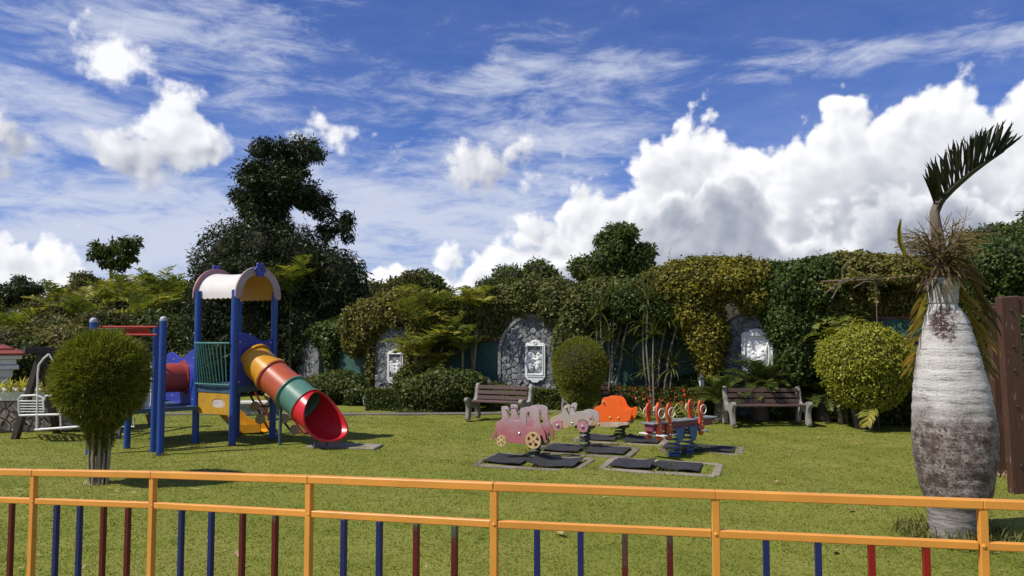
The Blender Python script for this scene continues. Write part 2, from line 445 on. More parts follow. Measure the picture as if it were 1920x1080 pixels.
def leafmat(name, cols, rough=.5, trans=.22, patch=None, spec=.14, patchscale=1.2, boost=1.0):
    """foliage: every leaf its own shade out of cols; patch adds broad areas of another colour"""
    cols = [tuple(c*f*boost for c, f in zip(q, (1.06, 1.0, .85))) for q in cols]
    m, t, b = newmat(name)
    g = t.nodes.new('ShaderNodeNewGeometry')
    out = ramp(t, g.outputs['Random Per Island'], [(i/(len(cols)-1) if len(cols) > 1 else 0, c) for i, c in enumerate(cols)])
    if patch:
        n = nz(t, g.outputs['Position'], patchscale, 4, .6)
        a = node(t, 'ShaderNodeMath', operation='MULTIPLY_ADD'); t.links.new(g.outputs['Random Per Island'], a.inputs[0]); a.inputs[1].default_value = .22; t.links.new(n, a.inputs[2])
        out = mixn(t, stepn(t, a.outputs[0], .58, .72), out, patch)
    t.links.new(out, b.inputs['Base Color']); b.inputs['Roughness'].default_value = rough
    b.inputs['Specular IOR Level'].default_value = spec
    if trans:
        tr = t.nodes.new('ShaderNodeBsdfTranslucent'); mx = t.nodes.new('ShaderNodeMixShader'); mx.inputs[0].default_value = trans
        br = mixn(t, 1.0, out, (1.5, 1.6, .7), 'MULTIPLY'); t.links.new(br, tr.inputs[0])
        t.links.new(b.outputs[0], mx.inputs[1]); t.links.new(tr.outputs[0], mx.inputs[2])
        t.links.new(mx.outputs[0], t.nodes['Material Output'].inputs[0])
    return m
def wood(name, c1, c2, axis=0, rough=.75, chip=None, chipc=(.6, .55, .5)):
    m, t, b = newmat(name); sc = [14, 14, 14]; sc[axis] = .9
    v = coords(t, tuple(sc)); n = nz(t, v, 2.2, 6, .65)
    out = ramp(t, n, [(.3, c1), (.7, c2)])
    if chip is not None:
        sc2 = [9, 9, 9]; sc2[axis] = 2.2
        out = mixn(t, stepn(t, nz(t, coords(t, tuple(sc2)), 1.6, 6, .7), chip, chip+.06), out, chipc)
    t.links.new(out, b.inputs['Base Color']); b.inputs['Roughness'].default_value = rough
    bumpn(t, b, n, .35, .006); return m
def masonry(name, c1, c2, scale=3, rough=.9, bump=.5, c3=None):
    m, t, b = newmat(name); v = coords(t); n = nz(t, v, scale, 8, .65)
    g = t.nodes.new('ShaderNodeObjectInfo')
    out = ramp(t, n, [(.3, c1), (.7, c2)])
    out = mixn(t, stepn(t, g.outputs['Random'], 0, 1), out, mixn(t, .8, out, (.6, .6, .6), 'MULTIPLY'))
    if c3: out = mixn(t, stepn(t, nz(t, v, scale*.8, 6, .7), .55, .68), out, c3)
    t.links.new(out, b.inputs['Base Color']); b.inputs['Roughness'].default_value = rough
    bumpn(t, b, nz(t, v, scale*6, 6, .7), bump, .012); return m

# ------------------------------------------------------------------ lawn
def lawn_material(name, blades):
    m, t, b = newmat(name); g = t.nodes.new('ShaderNodeNewGeometry'); p = g.outputs['Position']
    mp = t.nodes.new('ShaderNodeMapping'); mp.inputs['Scale'].default_value = (1, 1, 0); t.links.new(p, mp.inputs[0]); p = mp.outputs[0]
    big = nz(t, p, .55, 5, .62); mid = nz(t, p, 2.4, 5, .62); fine = nz(t, p, 42, 4, .7)
    out = ramp(t, big, [(.32, (.140, .162, .024)), (.5, (.168, .182, .029)), (.68, (.205, .200, .044))])
    out = mixn(t, stepn(t, mid, .56, .76), out, (.215, .205, .05))
    out = mixn(t, stepn(t, mid, .42, .28), out, (.115, .14, .020))
    out = mixn(t, stepn(t, fine, .62, .82), out, (.13, .15, .026))
    out = mixn(t, stepn(t, fine, .40, .24), out, (.205, .21, .05))
    if blades:
        rr = ramp(t, g.outputs['Random Per Island'], [(0, (.88, .92, .8)), (.5, (1.05, 1.05, 1)), (.96, (1.25, 1.2, 1.1)), (1, (1.8, 1.55, 1.8))])
        out = mixn(t, 1.0, out, rr, 'MULTIPLY')
    t.links.new(out, b.inputs['Base Color']); b.inputs['Roughness'].default_value = .85; b.inputs['Specular IOR Level'].default_value = .15
    if not blades: bumpn(t, b, fine, .22, .012)
    else:
        tr = t.nodes.new('ShaderNodeBsdfTranslucent'); mx = t.nodes.new('ShaderNodeMixShader'); mx.inputs[0].default_value = .5; t.links.new(out, tr.inputs[0])
        t.links.new(b.outputs[0], mx.inputs[1]); t.links.new(tr.outputs[0], mx.inputs[2]); t.links.new(mx.outputs[0], t.nodes['Material Output'].inputs[0])
    return m
M_lawn = lawn_material('lawn', False); M_blade = lawn_material('grass_blades', True)
def ground_h(x, y):
    P = np.stack([x, y, np.zeros_like(x)], -1)
    h = .022*vnoise(P*.9)+.016*vnoise(P*2.3+9)+.008*vnoise(P*5.1+4)
    return h*np.clip((24-y)/4, 0, 1)*np.clip((y+2)/3, 0, 1)-.012
xs = np.concatenate([[-400, -150, -60, -30, -18], np.arange(-13, 13.01, .11), [18, 30, 60, 150, 400]])
ys = np.concatenate([[-60, -20, -5, 0], np.arange(2, 23.01, .11), [27, 35, 60, 120, 300, 700]])
GX, GY = np.meshgrid(xs, ys); nx, ny = len(xs), len(ys)
GZ = ground_h(GX, GY)
i0 = (np.arange(ny-1)[:, None]*nx+np.arange(nx-1)[None]).ravel()
lawn = tri_mesh('lawn', np.stack([GX, GY, GZ], -1).reshape(-1, 3), np.stack([i0, i0+1, i0+nx+1, i0+nx], 1), M_lawn); struct(lawn); lawn.data.shade_smooth()
# blades over the part of the lawn the picture sees
nb = 260000
yy = 3.6*np.exp(rng.random(nb)**.8*math.log(19/3.6)); xx = (rng.random(nb)*2-1)*(.72*yy+.3)
zz = ground_h(xx, yy); a = rng.random(nb)*6.283; Lb = (.008+.012*rng.random(nb))*(1+yy*.02); wb_ = .0035+.0004*yy
lean = rng.normal(size=(nb, 2))*1.1
B = np.stack([xx, yy, zz-.004], -1); sd = np.stack([np.cos(a), np.sin(a), 0*a], -1)*wb_[:, None]
tip = B+np.stack([lean[:, 0]*Lb, lean[:, 1]*Lb, Lb], -1)
V = np.stack([B-sd, B+sd, tip], 1).reshape(-1, 3)
go = tri_mesh('grass', V, np.arange(nb*3).reshape(-1, 3), M_blade); stuff(go); tag(go, 'short mown grass blades covering the playground lawn', 'grass')

def tuft(parent, mat, c, rad, n, h, seed, name='grass_tuft'):
    g = np.random.default_rng(seed); V = []; Q = []
    for i in range(n):
        a = g.random()*6.283; r = rad*math.sqrt(g.random())
        v, q = blade_arrays((c[0]+r*math.cos(a), c[1]+r*math.sin(a), c[2]), g.random()*6.283, .5+1.0*g.random(), h*(.5+.8*g.random()), h*.05+.004, .9+.6*g.random(), 3)
        b = len(V); V += v; Q += [tuple(b+k for k in x) for x in q]
    return tri_mesh(name, np.array(V), np.array(Q), mat, parent)
M_grass_long = leafmat('long_grass', [(.06, .075, .02), (.11, .125, .035), (.16, .15, .06)], .7, .15)
M_dry = leafmat('dry_leaf', [(.42, .33, .2), (.55, .46, .3), (.3, .2, .11), (.5, .45, .36)], .8, .1)
# dry clippings: nobody could count them
nc = 260
yy = 4+rng.random(nc)**1.3*11; xx = (rng.random(nc)*2-1)*.7*yy
k = np.arange(nc) < 130; c0 = gnd(190, 912)
xx[k] = c0.x+rng.normal(size=130)*.6+.1; yy[k] = c0.y-.1+rng.normal(size=130)*.55
T = unit(np.stack([rng.normal(size=nc), rng.normal(size=nc)*.6, rng.normal(size=nc)*.08], -1)); N_ = unit(np.stack([rng.normal(size=nc)*.3, rng.normal(size=nc)*.3, np.ones(nc)], -1))
N_ = unit(N_-T*np.sum(N_*T, 1, keepdims=True)); L = .03+.07*rng.random(nc)
V, Q = leaf_arrays(np.stack([xx, yy, ground_h(xx, yy)+.03], -1), T, N_, L, L*.14)
o = tri_mesh('dry_clippings', V, Q, M_dry); stuff(o); tag(o, 'pale dry bamboo clippings strewn over the lawn', 'clippings')
spots = [(1465,907,'brown fallen leaf just above the fence top rail right of centre'),(1595,957,'curled brown fallen leaf between the two orange rails near the palm'),(1533,822,'pale fallen leaf on open lawn right of the long bench'),(1477,856,'pale leaf lying on lawn below the long bench'),(1455,906,'small pale leaf lying beside a brown one above the rail'),(445,1040,'cream fallen leaf between blue and red pickets'),(1625,862,'tiny pale leaf on lawn left of the bottle palm'),(1565,1038,'pale leaf low between the blue and red pickets at right'),(1050,1005,'thin straw-coloured leaf between pickets right of centre')]
for i, (px, py, lb) in enumerate(spots):
    p = gnd(px, py); mb = MB(); s = .045+.015*(i % 3); w = s*.42
    mb.add([(0, -s, .004), (w, -.2*s, .022), (.7*w, .6*s, .016), (0, s, .03), (-.7*w, .6*s, .02), (-w, -.2*s, .026), (0, 0, .006)], [(0, 1, 6), (1, 2, 6), (2, 3, 6), (3, 4, 6), (4, 5, 6), (5, 0, 6)])
    o = mb.build('fallen_leaf', M_dry, None); o.location = (p.x, p.y, float(ground_h(np.array([p.x]), np.array([p.y]))[0])+.02); o.rotation_euler = (0, 0, i*1.1+1.2); tag(o, lb, 'leaf', 'dry leaves on the lawn')

# path in front of the planting
M_path = masonry('path_concrete', (.15, .125, .10), (.24, .21, .17), 3, .9, .3)
def strip(name, pts, w, z0, z1, mat):
    mb = MB(); n = len(pts); v = []
    for i, p in enumerate(pts):
        a, b = Vector(pts[max(i-1, 0)]), Vector(pts[min(i+1, n-1)]); d = (b-a).normalized(); s = Vector((-d.y, d.x))*w/2; q = Vector(p)
        v += [(q.x-s.x, q.y-s.y, z0), (q.x+s.x, q.y+s.y, z0), (q.x+s.x, q.y+s.y, z1), (q.x-s.x, q.y-s.y, z1)]
    f = [(4*i+k, 4*i+(k+1) % 4, 4*i+4+(k+1) % 4, 4*i+4+k) for i in range(n-1) for k in range(4)]
    mb.add(v, f); return struct(mb.build(name, mat))
strip('path', [gnd(x, y).xy for x, y in ((300, 776), (520, 776), (700, 776), (900, 775), (1060, 773), (1190, 774))], (.30), -.1, .012, M_path)

# ------------------------------------------------------------------ boundary wall
M_green = paint('green_wall_paint', (.030, .088, .064), .7, .25, 1.2, wear=.56, wearc=(.075, .17, .13), bump=.2, grime=.25, stretch=(1, 1, .5))
M_cope = paint('red_coping', (.16, .06, .05), .8, .2, 3, wear=.6, wearc=(.25, .16, .13))
WP = [(470, 25.5, 1.35), (560, 24, 1.35), (622, 22.6, 1.40), (700, 21.6, 1.40), (820, 20.9, 1.7), (950, 20.2, 1.72), (1062, 19.6, 1.95), (1180, 18.9, 1.95), (1310, 18.2, 2.1), (1450, 17.4, 2.1), (1580, 16.7, 2.25), (1730, 16.0, 2.25), (1850, 15.4, 2.3), (2050, 14.4, 2.3)]
WXY = [Vector(((px-960)/F*Y, Y)) for px, Y, _ in WP]
wall = thing('boundary_wall', 'long green painted garden wall with red coping behind the planting', 'wall', (WXY[5].x, WXY[5].y, 0))
for i in range(len(WP)-1):
    a, b = WXY[i], WXY[i+1]; h = WP[i][2]; d = (b-a).normalized()
    MB().bar((a.x, a.y, h/2), (b.x, b.y, h/2), .16, h).build('wall_panel', M_green, wall)
    MB().bar((a.x, a.y, h+.03), (b.x, b.y, h+.03), .2, .055).build('coping', M_cope, wall)
    if i: 
        MB().bar((a.x-d.x*.13-d.y*-.0, a.y-d.y*.13, h*.5-.01), (a.x+d.x*.13, a.y+d.y*.13, h*.5-.01), .26, h-.03).build('pilaster', M_green, wall)
def wall_at(px, off=0):                     # point on the wall seen at picture column px, set off towards the lawn; also its direction
    u = (px-960)/F
    for i in range(len(WP)-1):
        if WP[i][0] <= px <= WP[i+1][0]:
            a, b = WXY[i], WXY[i+1]; d = b-a
            t = (u*a.y-a.x)/(d.x-u*d.y); d.normalize(); n = Vector((d.y, -d.x))
            if n.y > 0: n = -n
            p = a+(b-a)*t+n*off; return p, d, n
def EW(px, py, rx, ry, off=.3, depth=.45):  # ellipsoid against the wall
    p, d, n = wall_at(px, off); k = p.y/F; c = at(px, py, p.y); return (c, (rx*k, depth, ry*k))

# stones cut as cells
def cells(w, h, n, seed, gap=.012, inside=None, x0=0, z0=0):
    g = random.Random(seed); s = math.sqrt(w*h/n); pts = []
    ky, kx = max(1, round(h/s)), max(1, round(w/s))
    for i in range(-1, kx+1):
        for j in range(-1, ky+1): pts.append(((i+.5+g.uniform(-.5, .5))*w/kx, (j+.5+g.uniform(-.5, .5))*h/ky))
    out = []
    for i, p in enumerate(pts):
        if inside and not inside(p[0]+x0, p[1]+z0): continue
        if not (0 <= p[0] <= w and 0 <= p[1] <= h): continue
        poly = [(0, 0), (w, 0), (w, h), (0, h)]
        for j, q in enumerate(pts):
            if i == j or (p[0]-q[0])**2+(p[1]-q[1])**2 > (4*s)**2: continue
            mx, mz, nx_, nz_ = (p[0]+q[0])/2, (p[1]+q[1])/2, q[0]-p[0], q[1]-p[1]; new = []
            for k in range(len(poly)):
                A, B_ = poly[k], poly[(k+1) % len(poly)]; da = (A[0]-mx)*nx_+(A[1]-mz)*nz_; db = (B_[0]-mx)*nx_+(B_[1]-mz)*nz_
                if da <= 0: new.append(A)
                if da*db < 0: t = da/(da-db); new.append((A[0]+(B_[0]-A[0])*t, A[1]+(B_[1]-A[1])*t))
            poly = new
            if len(poly) < 3: break
        if len(poly) < 3: continue
        cx = sum(a for a, _ in poly)/len(poly); cz = sum(b for _, b in poly)/len(poly); f = max(.55, 1-gap*2.2/s)
        out.append([(cx+(a-cx)*f+x0, cz+(b-cz)*f+z0) for a, b in poly])
    return out
def lay_stones(parent, polys, frame, mat, proud=.03, seed=1):
    g = random.Random(seed); o0, dx, nn = frame      # origin, direction along, outward normal (2D)
    for poly in polys:
        jag = []
        for k in range(len(poly)):
            A, B_ = poly[k], poly[(k+1) % len(poly)]; L_ = math.hypot(B_[0]-A[0], B_[1]-A[1]); jag.append(A)
            if L_ > .09: t_ = g.uniform(.35, .65); o_ = g.uniform(-.014, .002); jag.append((A[0]+(B_[0]-A[0])*t_-(B_[1]-A[1])/L_*-o_, A[1]+(B_[1]-A[1])*t_+(B_[0]-A[0])/L_*-o_))
        poly = jag
        n = len(poly); cx = sum(a for a, _ in poly)/n; cz = sum(b for _, b in poly)/n; pr = proud*g.uniform(.5, 1.7); tx, tz = g.uniform(-.2, .2), g.uniform(-.2, .2)
        def pt(a, b, w): return (o0.x+dx.x*a+nn.x*w, o0.y+dx.y*a+nn.y*w, b)
        v = [pt(a, b, -.02) for a, b in poly]+[pt(a, b, pr*.65) for a, b in poly]
        v += [pt(cx+(a-cx)*.78, cz+(b-cz)*.78, pr+(a-cx)*tx+(b-cz)*tz) for a, b in poly]
        f = [(k, (k+1) % n, n+(k+1) % n, n+k) for k in range(n)]+[(n+k, n+(k+1) % n, 2*n+(k+1) % n, 2*n+k) for k in range(n)]+[tuple(range(2*n, 3*n))]
        mb = MB(); mb.add(v, f); mb.build('stone', mat, parent)
M_stone = masonry('grey_stone', (.15, .155, .155), (.31, .315, .31), 9, .85, 1.0)
M_mortar = masonry('mortar', (.13, .13, .127), (.21, .207, .2), 8, .95, .5)
M_rim = masonry('niche_rim_concrete', (.20, .20, .19), (.32, .31, .29), 5, .9, .3)
M_plaster = paint('white_relief_plaster', (.72, .72, .71), .6, .05, 6, bump=.15)

def relief(parent_label, px, py, size, off, seed, group='white relief plaques along the wall'):
    """scalloped plaster plaque with a carved group of figures"""
    p, d, n = wall_at(px, off); c = at(px, py, p.y); w, h = size
    r = thing('relief_plaque', parent_label, 'plaque', (c.x, c.y, c.z-h/2), math.atan2(d.y, d.x), group)
    W = w/2
    ol = [(-W, .12*h), (-W*.86, .11*h), (-W*.8, .06*h), (-W*.45, .05*h), (-W*.28, .0), (W*.28, .0), (W*.45, .05*h), (W*.8, .06*h), (W*.86, .11*h), (W, .12*h),
          (W, .88*h), (W*.8, .93*h), (W*.55, .92*h), (W*.4, .97*h), (W*.2, .985*h), (0, h), (-W*.2, .985*h), (-W*.4, .97*h), (-W*.55, .92*h), (-W*.8, .93*h), (-W, .88*h)]
    q = [(-W*.70, .21*h), (W*.70, .21*h), (W*.70, .84*h), (-W*.70, .84*h)]
    plate('frame', [ol, q[::-1]], .09, M_plaster, r, bev=.012)
    mo = MB(); x_, z0, z1 = W*.78, .19*h, .86*h
    for s in (-1, 1): mo.box((s*x_, -.052, (z0+z1)/2), (.022, .022, z1-z0-.024), bev=.006)
    for z_ in (z0, z1): mo.box((0, -.052, z_), (2*x_+.022, .022, .022), bev=.006)
    mo.build('moulding', M_plaster, r, local=True)
    MB().box((0, .03, .525*h), (w*.74, .03, .66*h)).build('back_panel', M_plaster, r, local=True)
    plate('top_ornament', [circ(0, .925*h, .045*h, 16), circ(0, .925*h, .024*h, 12)[::-1]], .03, M_plaster, r, Matrix.Translation((0, -.055, 0)), bev=.005)
    for k in (-2, -1, 0, 1, 2): MB().box((k*w*.15, -.05, .145*h), (w*.12, .02, .02*h)).build('base_ornament', M_plaster, r, local=True)
    # carved figures: a height field of heads, trunks and limbs
    g = random.Random(seed); bl = []
    for f in range(5):
        fx = g.uniform(-.42, .42)*w*.9; fz = .23*h+g.uniform(.02, .22)*h; s = h*g.uniform(.2, .27)
        bl += [(fx, fz+s*.95, .045*h, .05*h, .06), (fx+g.uniform(-.02, .02), fz+s*.62, .085*h, .10*h, .055), (fx+g.uniform(-.03, .03), fz+s*.25, .07*h, .10*h, .05)]
        for k in range(5):
            a = g.uniform(0, 6.28); L_ = s*g.uniform(.25, .5)
            for t in (.25, .5, .75, 1): bl.append((fx+math.cos(a)*L_*t, fz+s*.45+math.sin(a)*L_*t, .03*h, .03*h, .045))
    nx_, nz_ = 44, 70; X_ = np.linspace(-W*.69, W*.69, nx_); Z_ = np.linspace(.215*h, .835*h, nz_); XX, ZZ = np.meshgrid(X_, Z_); H = np.zeros_like(XX)
    for bx, bz, ra, rb, hh in bl:
        q_ = 1-((XX-bx)/ra)**2-((ZZ-bz)/rb)**2; H = np.maximum(H, np.sqrt(np.clip(q_, 0, 1))*hh)
    H *= np.minimum(1, np.minimum((XX+W*.69)/(.06*w), (W*.69-XX)/(.06*w)).clip(0, 1)*2)
    V = np.stack([XX, .012-H*1.5, ZZ], -1).reshape(-1, 3); i0 = (np.arange(nz_-1)[:, None]*nx_+np.arange(nx_-1)[None]).ravel()
    o = tri_mesh('carved_figures', V+np.array(r.location), np.stack([i0, i0+1, i0+nx_+1, i0+nx_], 1), M_plaster, r); o.data.shade_smooth()
    return r

def niche(px0, px1, pytop, label, seed, n, off=.16, rim=True):
    """arched panel faced with irregular stone"""
    pc = (px0+px1)/2; p, d, nn = wall_at(pc, off); a, _, _ = wall_at(px0, off); b, _, _ = wall_at(px1, off)
    w = (b-a).length; top = at(pc, pytop, p.y).z; rr = w/2; spring = top-rr*1.0
    r = thing('stone_niche', label, 'stone niche', (a.x, a.y, 0))
    ang = math.atan2(d.y, d.x)
    arc = [(w/2+rr*math.cos(t), spring+rr*math.sin(t)) for t in np.linspace(0, math.pi, 21)]
    ol = [(0, 0), (w, 0)]+arc
    M = Matrix.Rotation(ang, 4, 'Z')
    plate('mortar_backing', [ol], .14, M_mortar, r, M, bev=.004)
    arc2 = [(w/2+(rr+.09)*math.cos(t), spring+(rr+.09)*math.sin(t)) for t in np.linspace(0, math.pi, 21)]
    if rim: plate('rim', [[(0, 0)]+[(0, 0)][:0]+arc[::-1]+[(w, 0), (w+.09, 0)]+arc2+[(-.09, 0)]], .24, M_rim, r, M, bev=.012)
    ins = lambda x, z: (z < spring or (x-w/2)**2+(z-spring)**2 < (rr*.93)**2) and .03 < x < w-.03
    polys = [q for q in cells(w, top, int(n*1.7), seed, .0045, ins)]
    polys = [[(min(max(x, .01), w-.01), z) for x, z in q] for q in polys]
    lay_stones(r, polys, (a+nn*.07, d, nn), M_stone, .028, seed)
    return r
niche(946, 1078, 594, 'grey stone arched niche with pale rim behind left bench', 3, 130)
niche(1350, 1470, 585, 'dark stone niche under golden creeper behind long bench', 5, 95, rim=False)
niche(712, 792, 612, 'narrow stone niche beside areca palms at left', 8, 80, rim=False)
niche(568, 612, 634, 'far small stone niche between clipped creeper columns', 9, 26, rim=False)
relief('white relief plaque on the arched stone niche behind left bench', 1004, 677, (.56, 1.12), .30, 1)
relief('white relief plaque half hidden by cycad leaves, rightmost', 1420, 662, (.70, 1.14), .32, 2)
relief('white relief plaque beside areca palm, second from left', 742, 688, (.50, 1.02), .30, 3)
relief('small far white relief plaque just right of the tube slide', 586, 688, (.42, .84), .42, 4)

# ------------------------------------------------------------------ foliage materials
M_twig_shade = masonry('twig_shade', (.030, .026, .016), (.060, .052, .032), 9, 1, .6)  # dark twiggy brown; the shade between leaves is put into this colour
M_bark = wood('bark', (.07, .055, .04), (.16, .13, .10), 2, .9)
M_ivy = leafmat('creeper_leaf', [(.022, .034, .010), (.045, .062, .016), (.075, .085, .026), (.11, .095, .045)], .45, .2, boost=1.65)
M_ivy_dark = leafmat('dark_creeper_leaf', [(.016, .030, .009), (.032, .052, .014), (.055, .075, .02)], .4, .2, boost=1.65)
M_ivy_gold = leafmat('golden_creeper_leaf', [(.035, .045, .010), (.07, .075, .016), (.11, .105, .024), (.17, .14, .04)], .45, .25, patch=(.25, .215, .03), patchscale=1.6, boost=1.35)
M_ivy_olive = leafmat('olive_creeper_leaf', [(.035, .045, .012), (.07, .078, .02), (.12, .11, .035), (.16, .13, .05)], .45, .2, patch=(.17, .15, .03), patchscale=1.0, boost=1.65)
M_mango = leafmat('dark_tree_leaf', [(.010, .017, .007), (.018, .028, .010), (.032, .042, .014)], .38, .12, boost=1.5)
M_tree = leafmat('tree_leaf', [(.022, .034, .010), (.040, .056, .015), (.065, .078, .022)], .45, .2, boost=1.65)
M_tree2 = leafmat('olive_tree_leaf', [(.030, .040, .012), (.055, .064, .018), (.085, .088, .028), (.12, .105, .04)], .5, .2, boost=1.3)
M_palm = leafmat('palm_leaflet', [(.045, .062, .014), (.075, .092, .022), (.12, .13, .035)], .4, .28, boost=1.75)
M_palm_y = leafmat('yellow_palm_leaflet', [(.08, .09, .02), (.14, .14, .03), (.22, .19, .05)], .4, .3, boost=1.75)
M_draco = leafmat('dracaena_leaf', [(.03, .042, .012), (.055, .066, .02), (.09, .09, .03)], .4, .15, boost=1.65)
M_cycad = leafmat('cycad_leaf', [(.028, .044, .012), (.045, .062, .016), (.07, .082, .022)], .4, .1, boost=1.65)
M_vari = leafmat('variegated_leaf', [(.10, .13, .03), (.3, .3, .09), (.45, .42, .16), (.14, .17, .05)], .5, .25, boost=1.2)
M_ficus = leafmat('ficus_leaf', [(.07, .085, .012), (.12, .135, .018), (.19, .20, .03), (.26, .26, .045)], .35, .28, boost=1.45)
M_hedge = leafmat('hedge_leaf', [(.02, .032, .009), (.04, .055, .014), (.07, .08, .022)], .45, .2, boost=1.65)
M_bamboo = leafmat('bamboo_leaf', [(.05, .07, .010), (.085, .105, .015), (.125, .138, .02), (.18, .17, .035)], .5, .28, boost=1.45)
M_flower = leafmat('red_flower', [(.42, .03, .015), (.55, .09, .03)], .5, .2)

def creeper(label, ells, n, size, mat, loc=None, seed=1, **k):
    c = ells[0][0]; r = thing('wall_creeper', label, 'creeper', (c[0], c[1], 0), group=None)
    foliage(r, ells, n, size, mat, M_twig_shade, aspect=.75, seed=seed, lump=.2, freq=2.6, stray=.12, **k); return r
# left to right along the wall
creeper('clipped creeper column left of the small far plaque', [EW(558, 655, 20, 48, .15, .35), EW(556, 690, 16, 40, .15, .3)], 5200, .10, M_ivy_dark, seed=11)
creeper('clipped creeper column right of the small far plaque', [EW(624, 648, 20, 46, .15, .35), EW(606, 626, 24, 24, .15, .35), EW(640, 622, 22, 20, .15, .3), EW(585, 618, 24, 18, .15, .3)], 6000, .10, M_ivy_dark, seed=12)
creeper('olive creeper mass draped round the narrow niche at left', [EW(690, 605, 46, 40, .2, .45), EW(725, 585, 42, 34, .12, .38), EW(762, 578, 42, 38, .12, .4), EW(672, 640, 26, 26, .3, .45), EW(700, 660, 14, 70, .12, .25), EW(800, 600, 34, 40, .2, .4), EW(778, 650, 18, 60, .35, .35)], 17000, .085, M_ivy_olive, seed=13)
creeper('brown-green creeper over the arched niche behind left bench', [EW(955, 560, 42, 30, .1, .35), EW(1000, 556, 48, 36, .15, .4), EW(1050, 566, 44, 46, .25, .45), EW(1072, 640, 34, 66, .4, .5), EW(1090, 580, 34, 50, .35, .5), EW(1066, 700, 26, 40, .35, .4), EW(915, 585, 28, 26, .1, .3), EW(1120, 560, 34, 40, .25, .5), EW(1165, 560, 40, 34, .2, .5), EW(1205, 562, 36, 36, .2, .5), EW(1095, 557, 30, 26, 0.25, 0.5), EW(1130, 554, 30, 26, 0.25, 0.5), EW(1165, 550, 30, 26, 0.25, 0.5), EW(1200, 544, 30, 26, 0.25, 0.5)], 32000, .075, M_ivy, seed=14)
creeper('golden-yellow creeper cascading left of the dark niche', [EW(1265, 540, 44, 40, .4, .6), EW(1320, 530, 60, 46, .45, .7), EW(1300, 580, 52, 46, .45, .6), EW(1385, 525, 48, 40, .4, .65), EW(1325, 625, 40, 60, .5, .5), EW(1330, 680, 24, 40, .5, .4), EW(1240, 570, 26, 34, .3, .5), EW(1412, 555, 30, 34, .45, .5), EW(1235, 527, 30, 26, 0.35, 0.5), EW(1270, 515, 30, 26, 0.35, 0.5), EW(1310, 509, 30, 26, 0.35, 0.5), EW(1350, 508, 30, 26, 0.35, 0.5), EW(1390, 511, 30, 26, 0.35, 0.5), EW(1425, 515, 30, 26, 0.35, 0.5)], 36000, .07, M_ivy_gold, seed=15)
creeper('dark green creeper column right of the dark niche', [EW(1470, 540, 44, 44, .4, .65), EW(1480, 600, 44, 60, .45, .55), EW(1500, 650, 40, 60, .45, .5), EW(1530, 540, 40, 42, .35, .55), EW(1450, 580, 24, 40, .45, .4), EW(1530, 600, 26, 40, .3, .4), EW(1490, 700, 26, 30, .4, .4), EW(1455, 517, 30, 26, 0.3, 0.5), EW(1490, 514, 30, 26, 0.3, 0.5), EW(1525, 508, 30, 26, 0.3, 0.5), EW(1560, 502, 30, 26, 0.3, 0.5)], 27000, .07, M_ivy_dark, seed=16)
creeper('creeper topping the wall behind the bottle palm', [EW(1590, 510, 40, 32, .25, .55), EW(1640, 502, 44, 24, .25, .5), EW(1690, 505, 40, 26, .25, .5), EW(1585, 560, 30, 40, .1, .4), EW(1650, 570, 60, 44, -.25, .4), EW(1700, 560, 40, 50, -.2, .4), EW(1745, 510, 40, 34, .2, .5), EW(1580, 499, 30, 26, 0.25, 0.5), EW(1615, 497, 30, 26, 0.25, 0.5), EW(1650, 502, 30, 26, 0.25, 0.5), EW(1685, 504, 30, 26, 0.25, 0.5), EW(1720, 514, 30, 26, 0.25, 0.5), EW(1600, 590, 40, 40, .0, .35), EW(1555, 600, 30, 60, .2, .4)], 26000, .07, M_ivy_olive, seed=17)
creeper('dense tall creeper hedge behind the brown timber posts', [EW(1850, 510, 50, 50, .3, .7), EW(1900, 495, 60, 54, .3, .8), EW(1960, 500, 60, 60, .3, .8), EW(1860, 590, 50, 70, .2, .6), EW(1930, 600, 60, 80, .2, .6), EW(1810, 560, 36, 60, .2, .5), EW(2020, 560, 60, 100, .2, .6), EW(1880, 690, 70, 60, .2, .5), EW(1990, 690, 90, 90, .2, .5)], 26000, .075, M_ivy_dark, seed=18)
creeper('dark creeper hanging over the wall behind the dracaenas', [EW(1130, 575, 34, 36, .4, .5), EW(1180, 570, 44, 38, .5, .6), EW(1235, 580, 40, 40, .5, .6), EW(1150, 605, 30, 26, .3, .4), EW(1215, 608, 34, 28, .35, .4)], 12000, .07, M_ivy_dark, seed=19)
creeper('creeper hanging over the wall behind the areca palms', [EW(830, 590, 40, 34, .1, .35), EW(880, 585, 40, 34, .1, .35), EW(925, 600, 30, 30, .1, .3), EW(850, 625, 40, 26, .1, .3)], 8000, .07, M_ivy, seed=20)
# thin shoots that stand out of the tops
M_stem = wood('vine_stem', (.09, .07, .05), (.2, .16, .12), 2, .9)
def shoots(px0, px1, py, n, seed, h, label):
    g = random.Random(seed); r = None
    for i in range(n):
        px = g.uniform(px0, px1); p, d, nn = wall_at(px, .3); b = at(px, py+g.uniform(0, 14), p.y)
        if r is None: r = thing('vine_shoots', label, 'shoots', (b.x, b.y, b.z))
        L = h*g.uniform(.4, 1.3); q = [b+Vector((g.uniform(-.025, .025)*k, 0, L*k/4)) for k in range(5)]
        MB().tube(q, [.006, .005, .004, .003, .002], 4).build('shoot', M_stem, r)
        m = 12; t = np.array([[*(q[int(k*4/m)]+(q[min(4, int(k*4/m)+1)]-q[int(k*4/m)])*((k*4/m) % 1))] for k in range(m)])
        gg = np.random.default_rng(seed*100+i); T = unit(gg.normal(size=(m, 3))); N_ = unit(np.cross(T, gg.normal(size=(m, 3)))); V, Q = leaf_arrays(t, T, N_, np.full(m, .07), np.full(m, .035))
        tri_mesh('shoot_leaves', V, Q, M_ivy_olive, r)
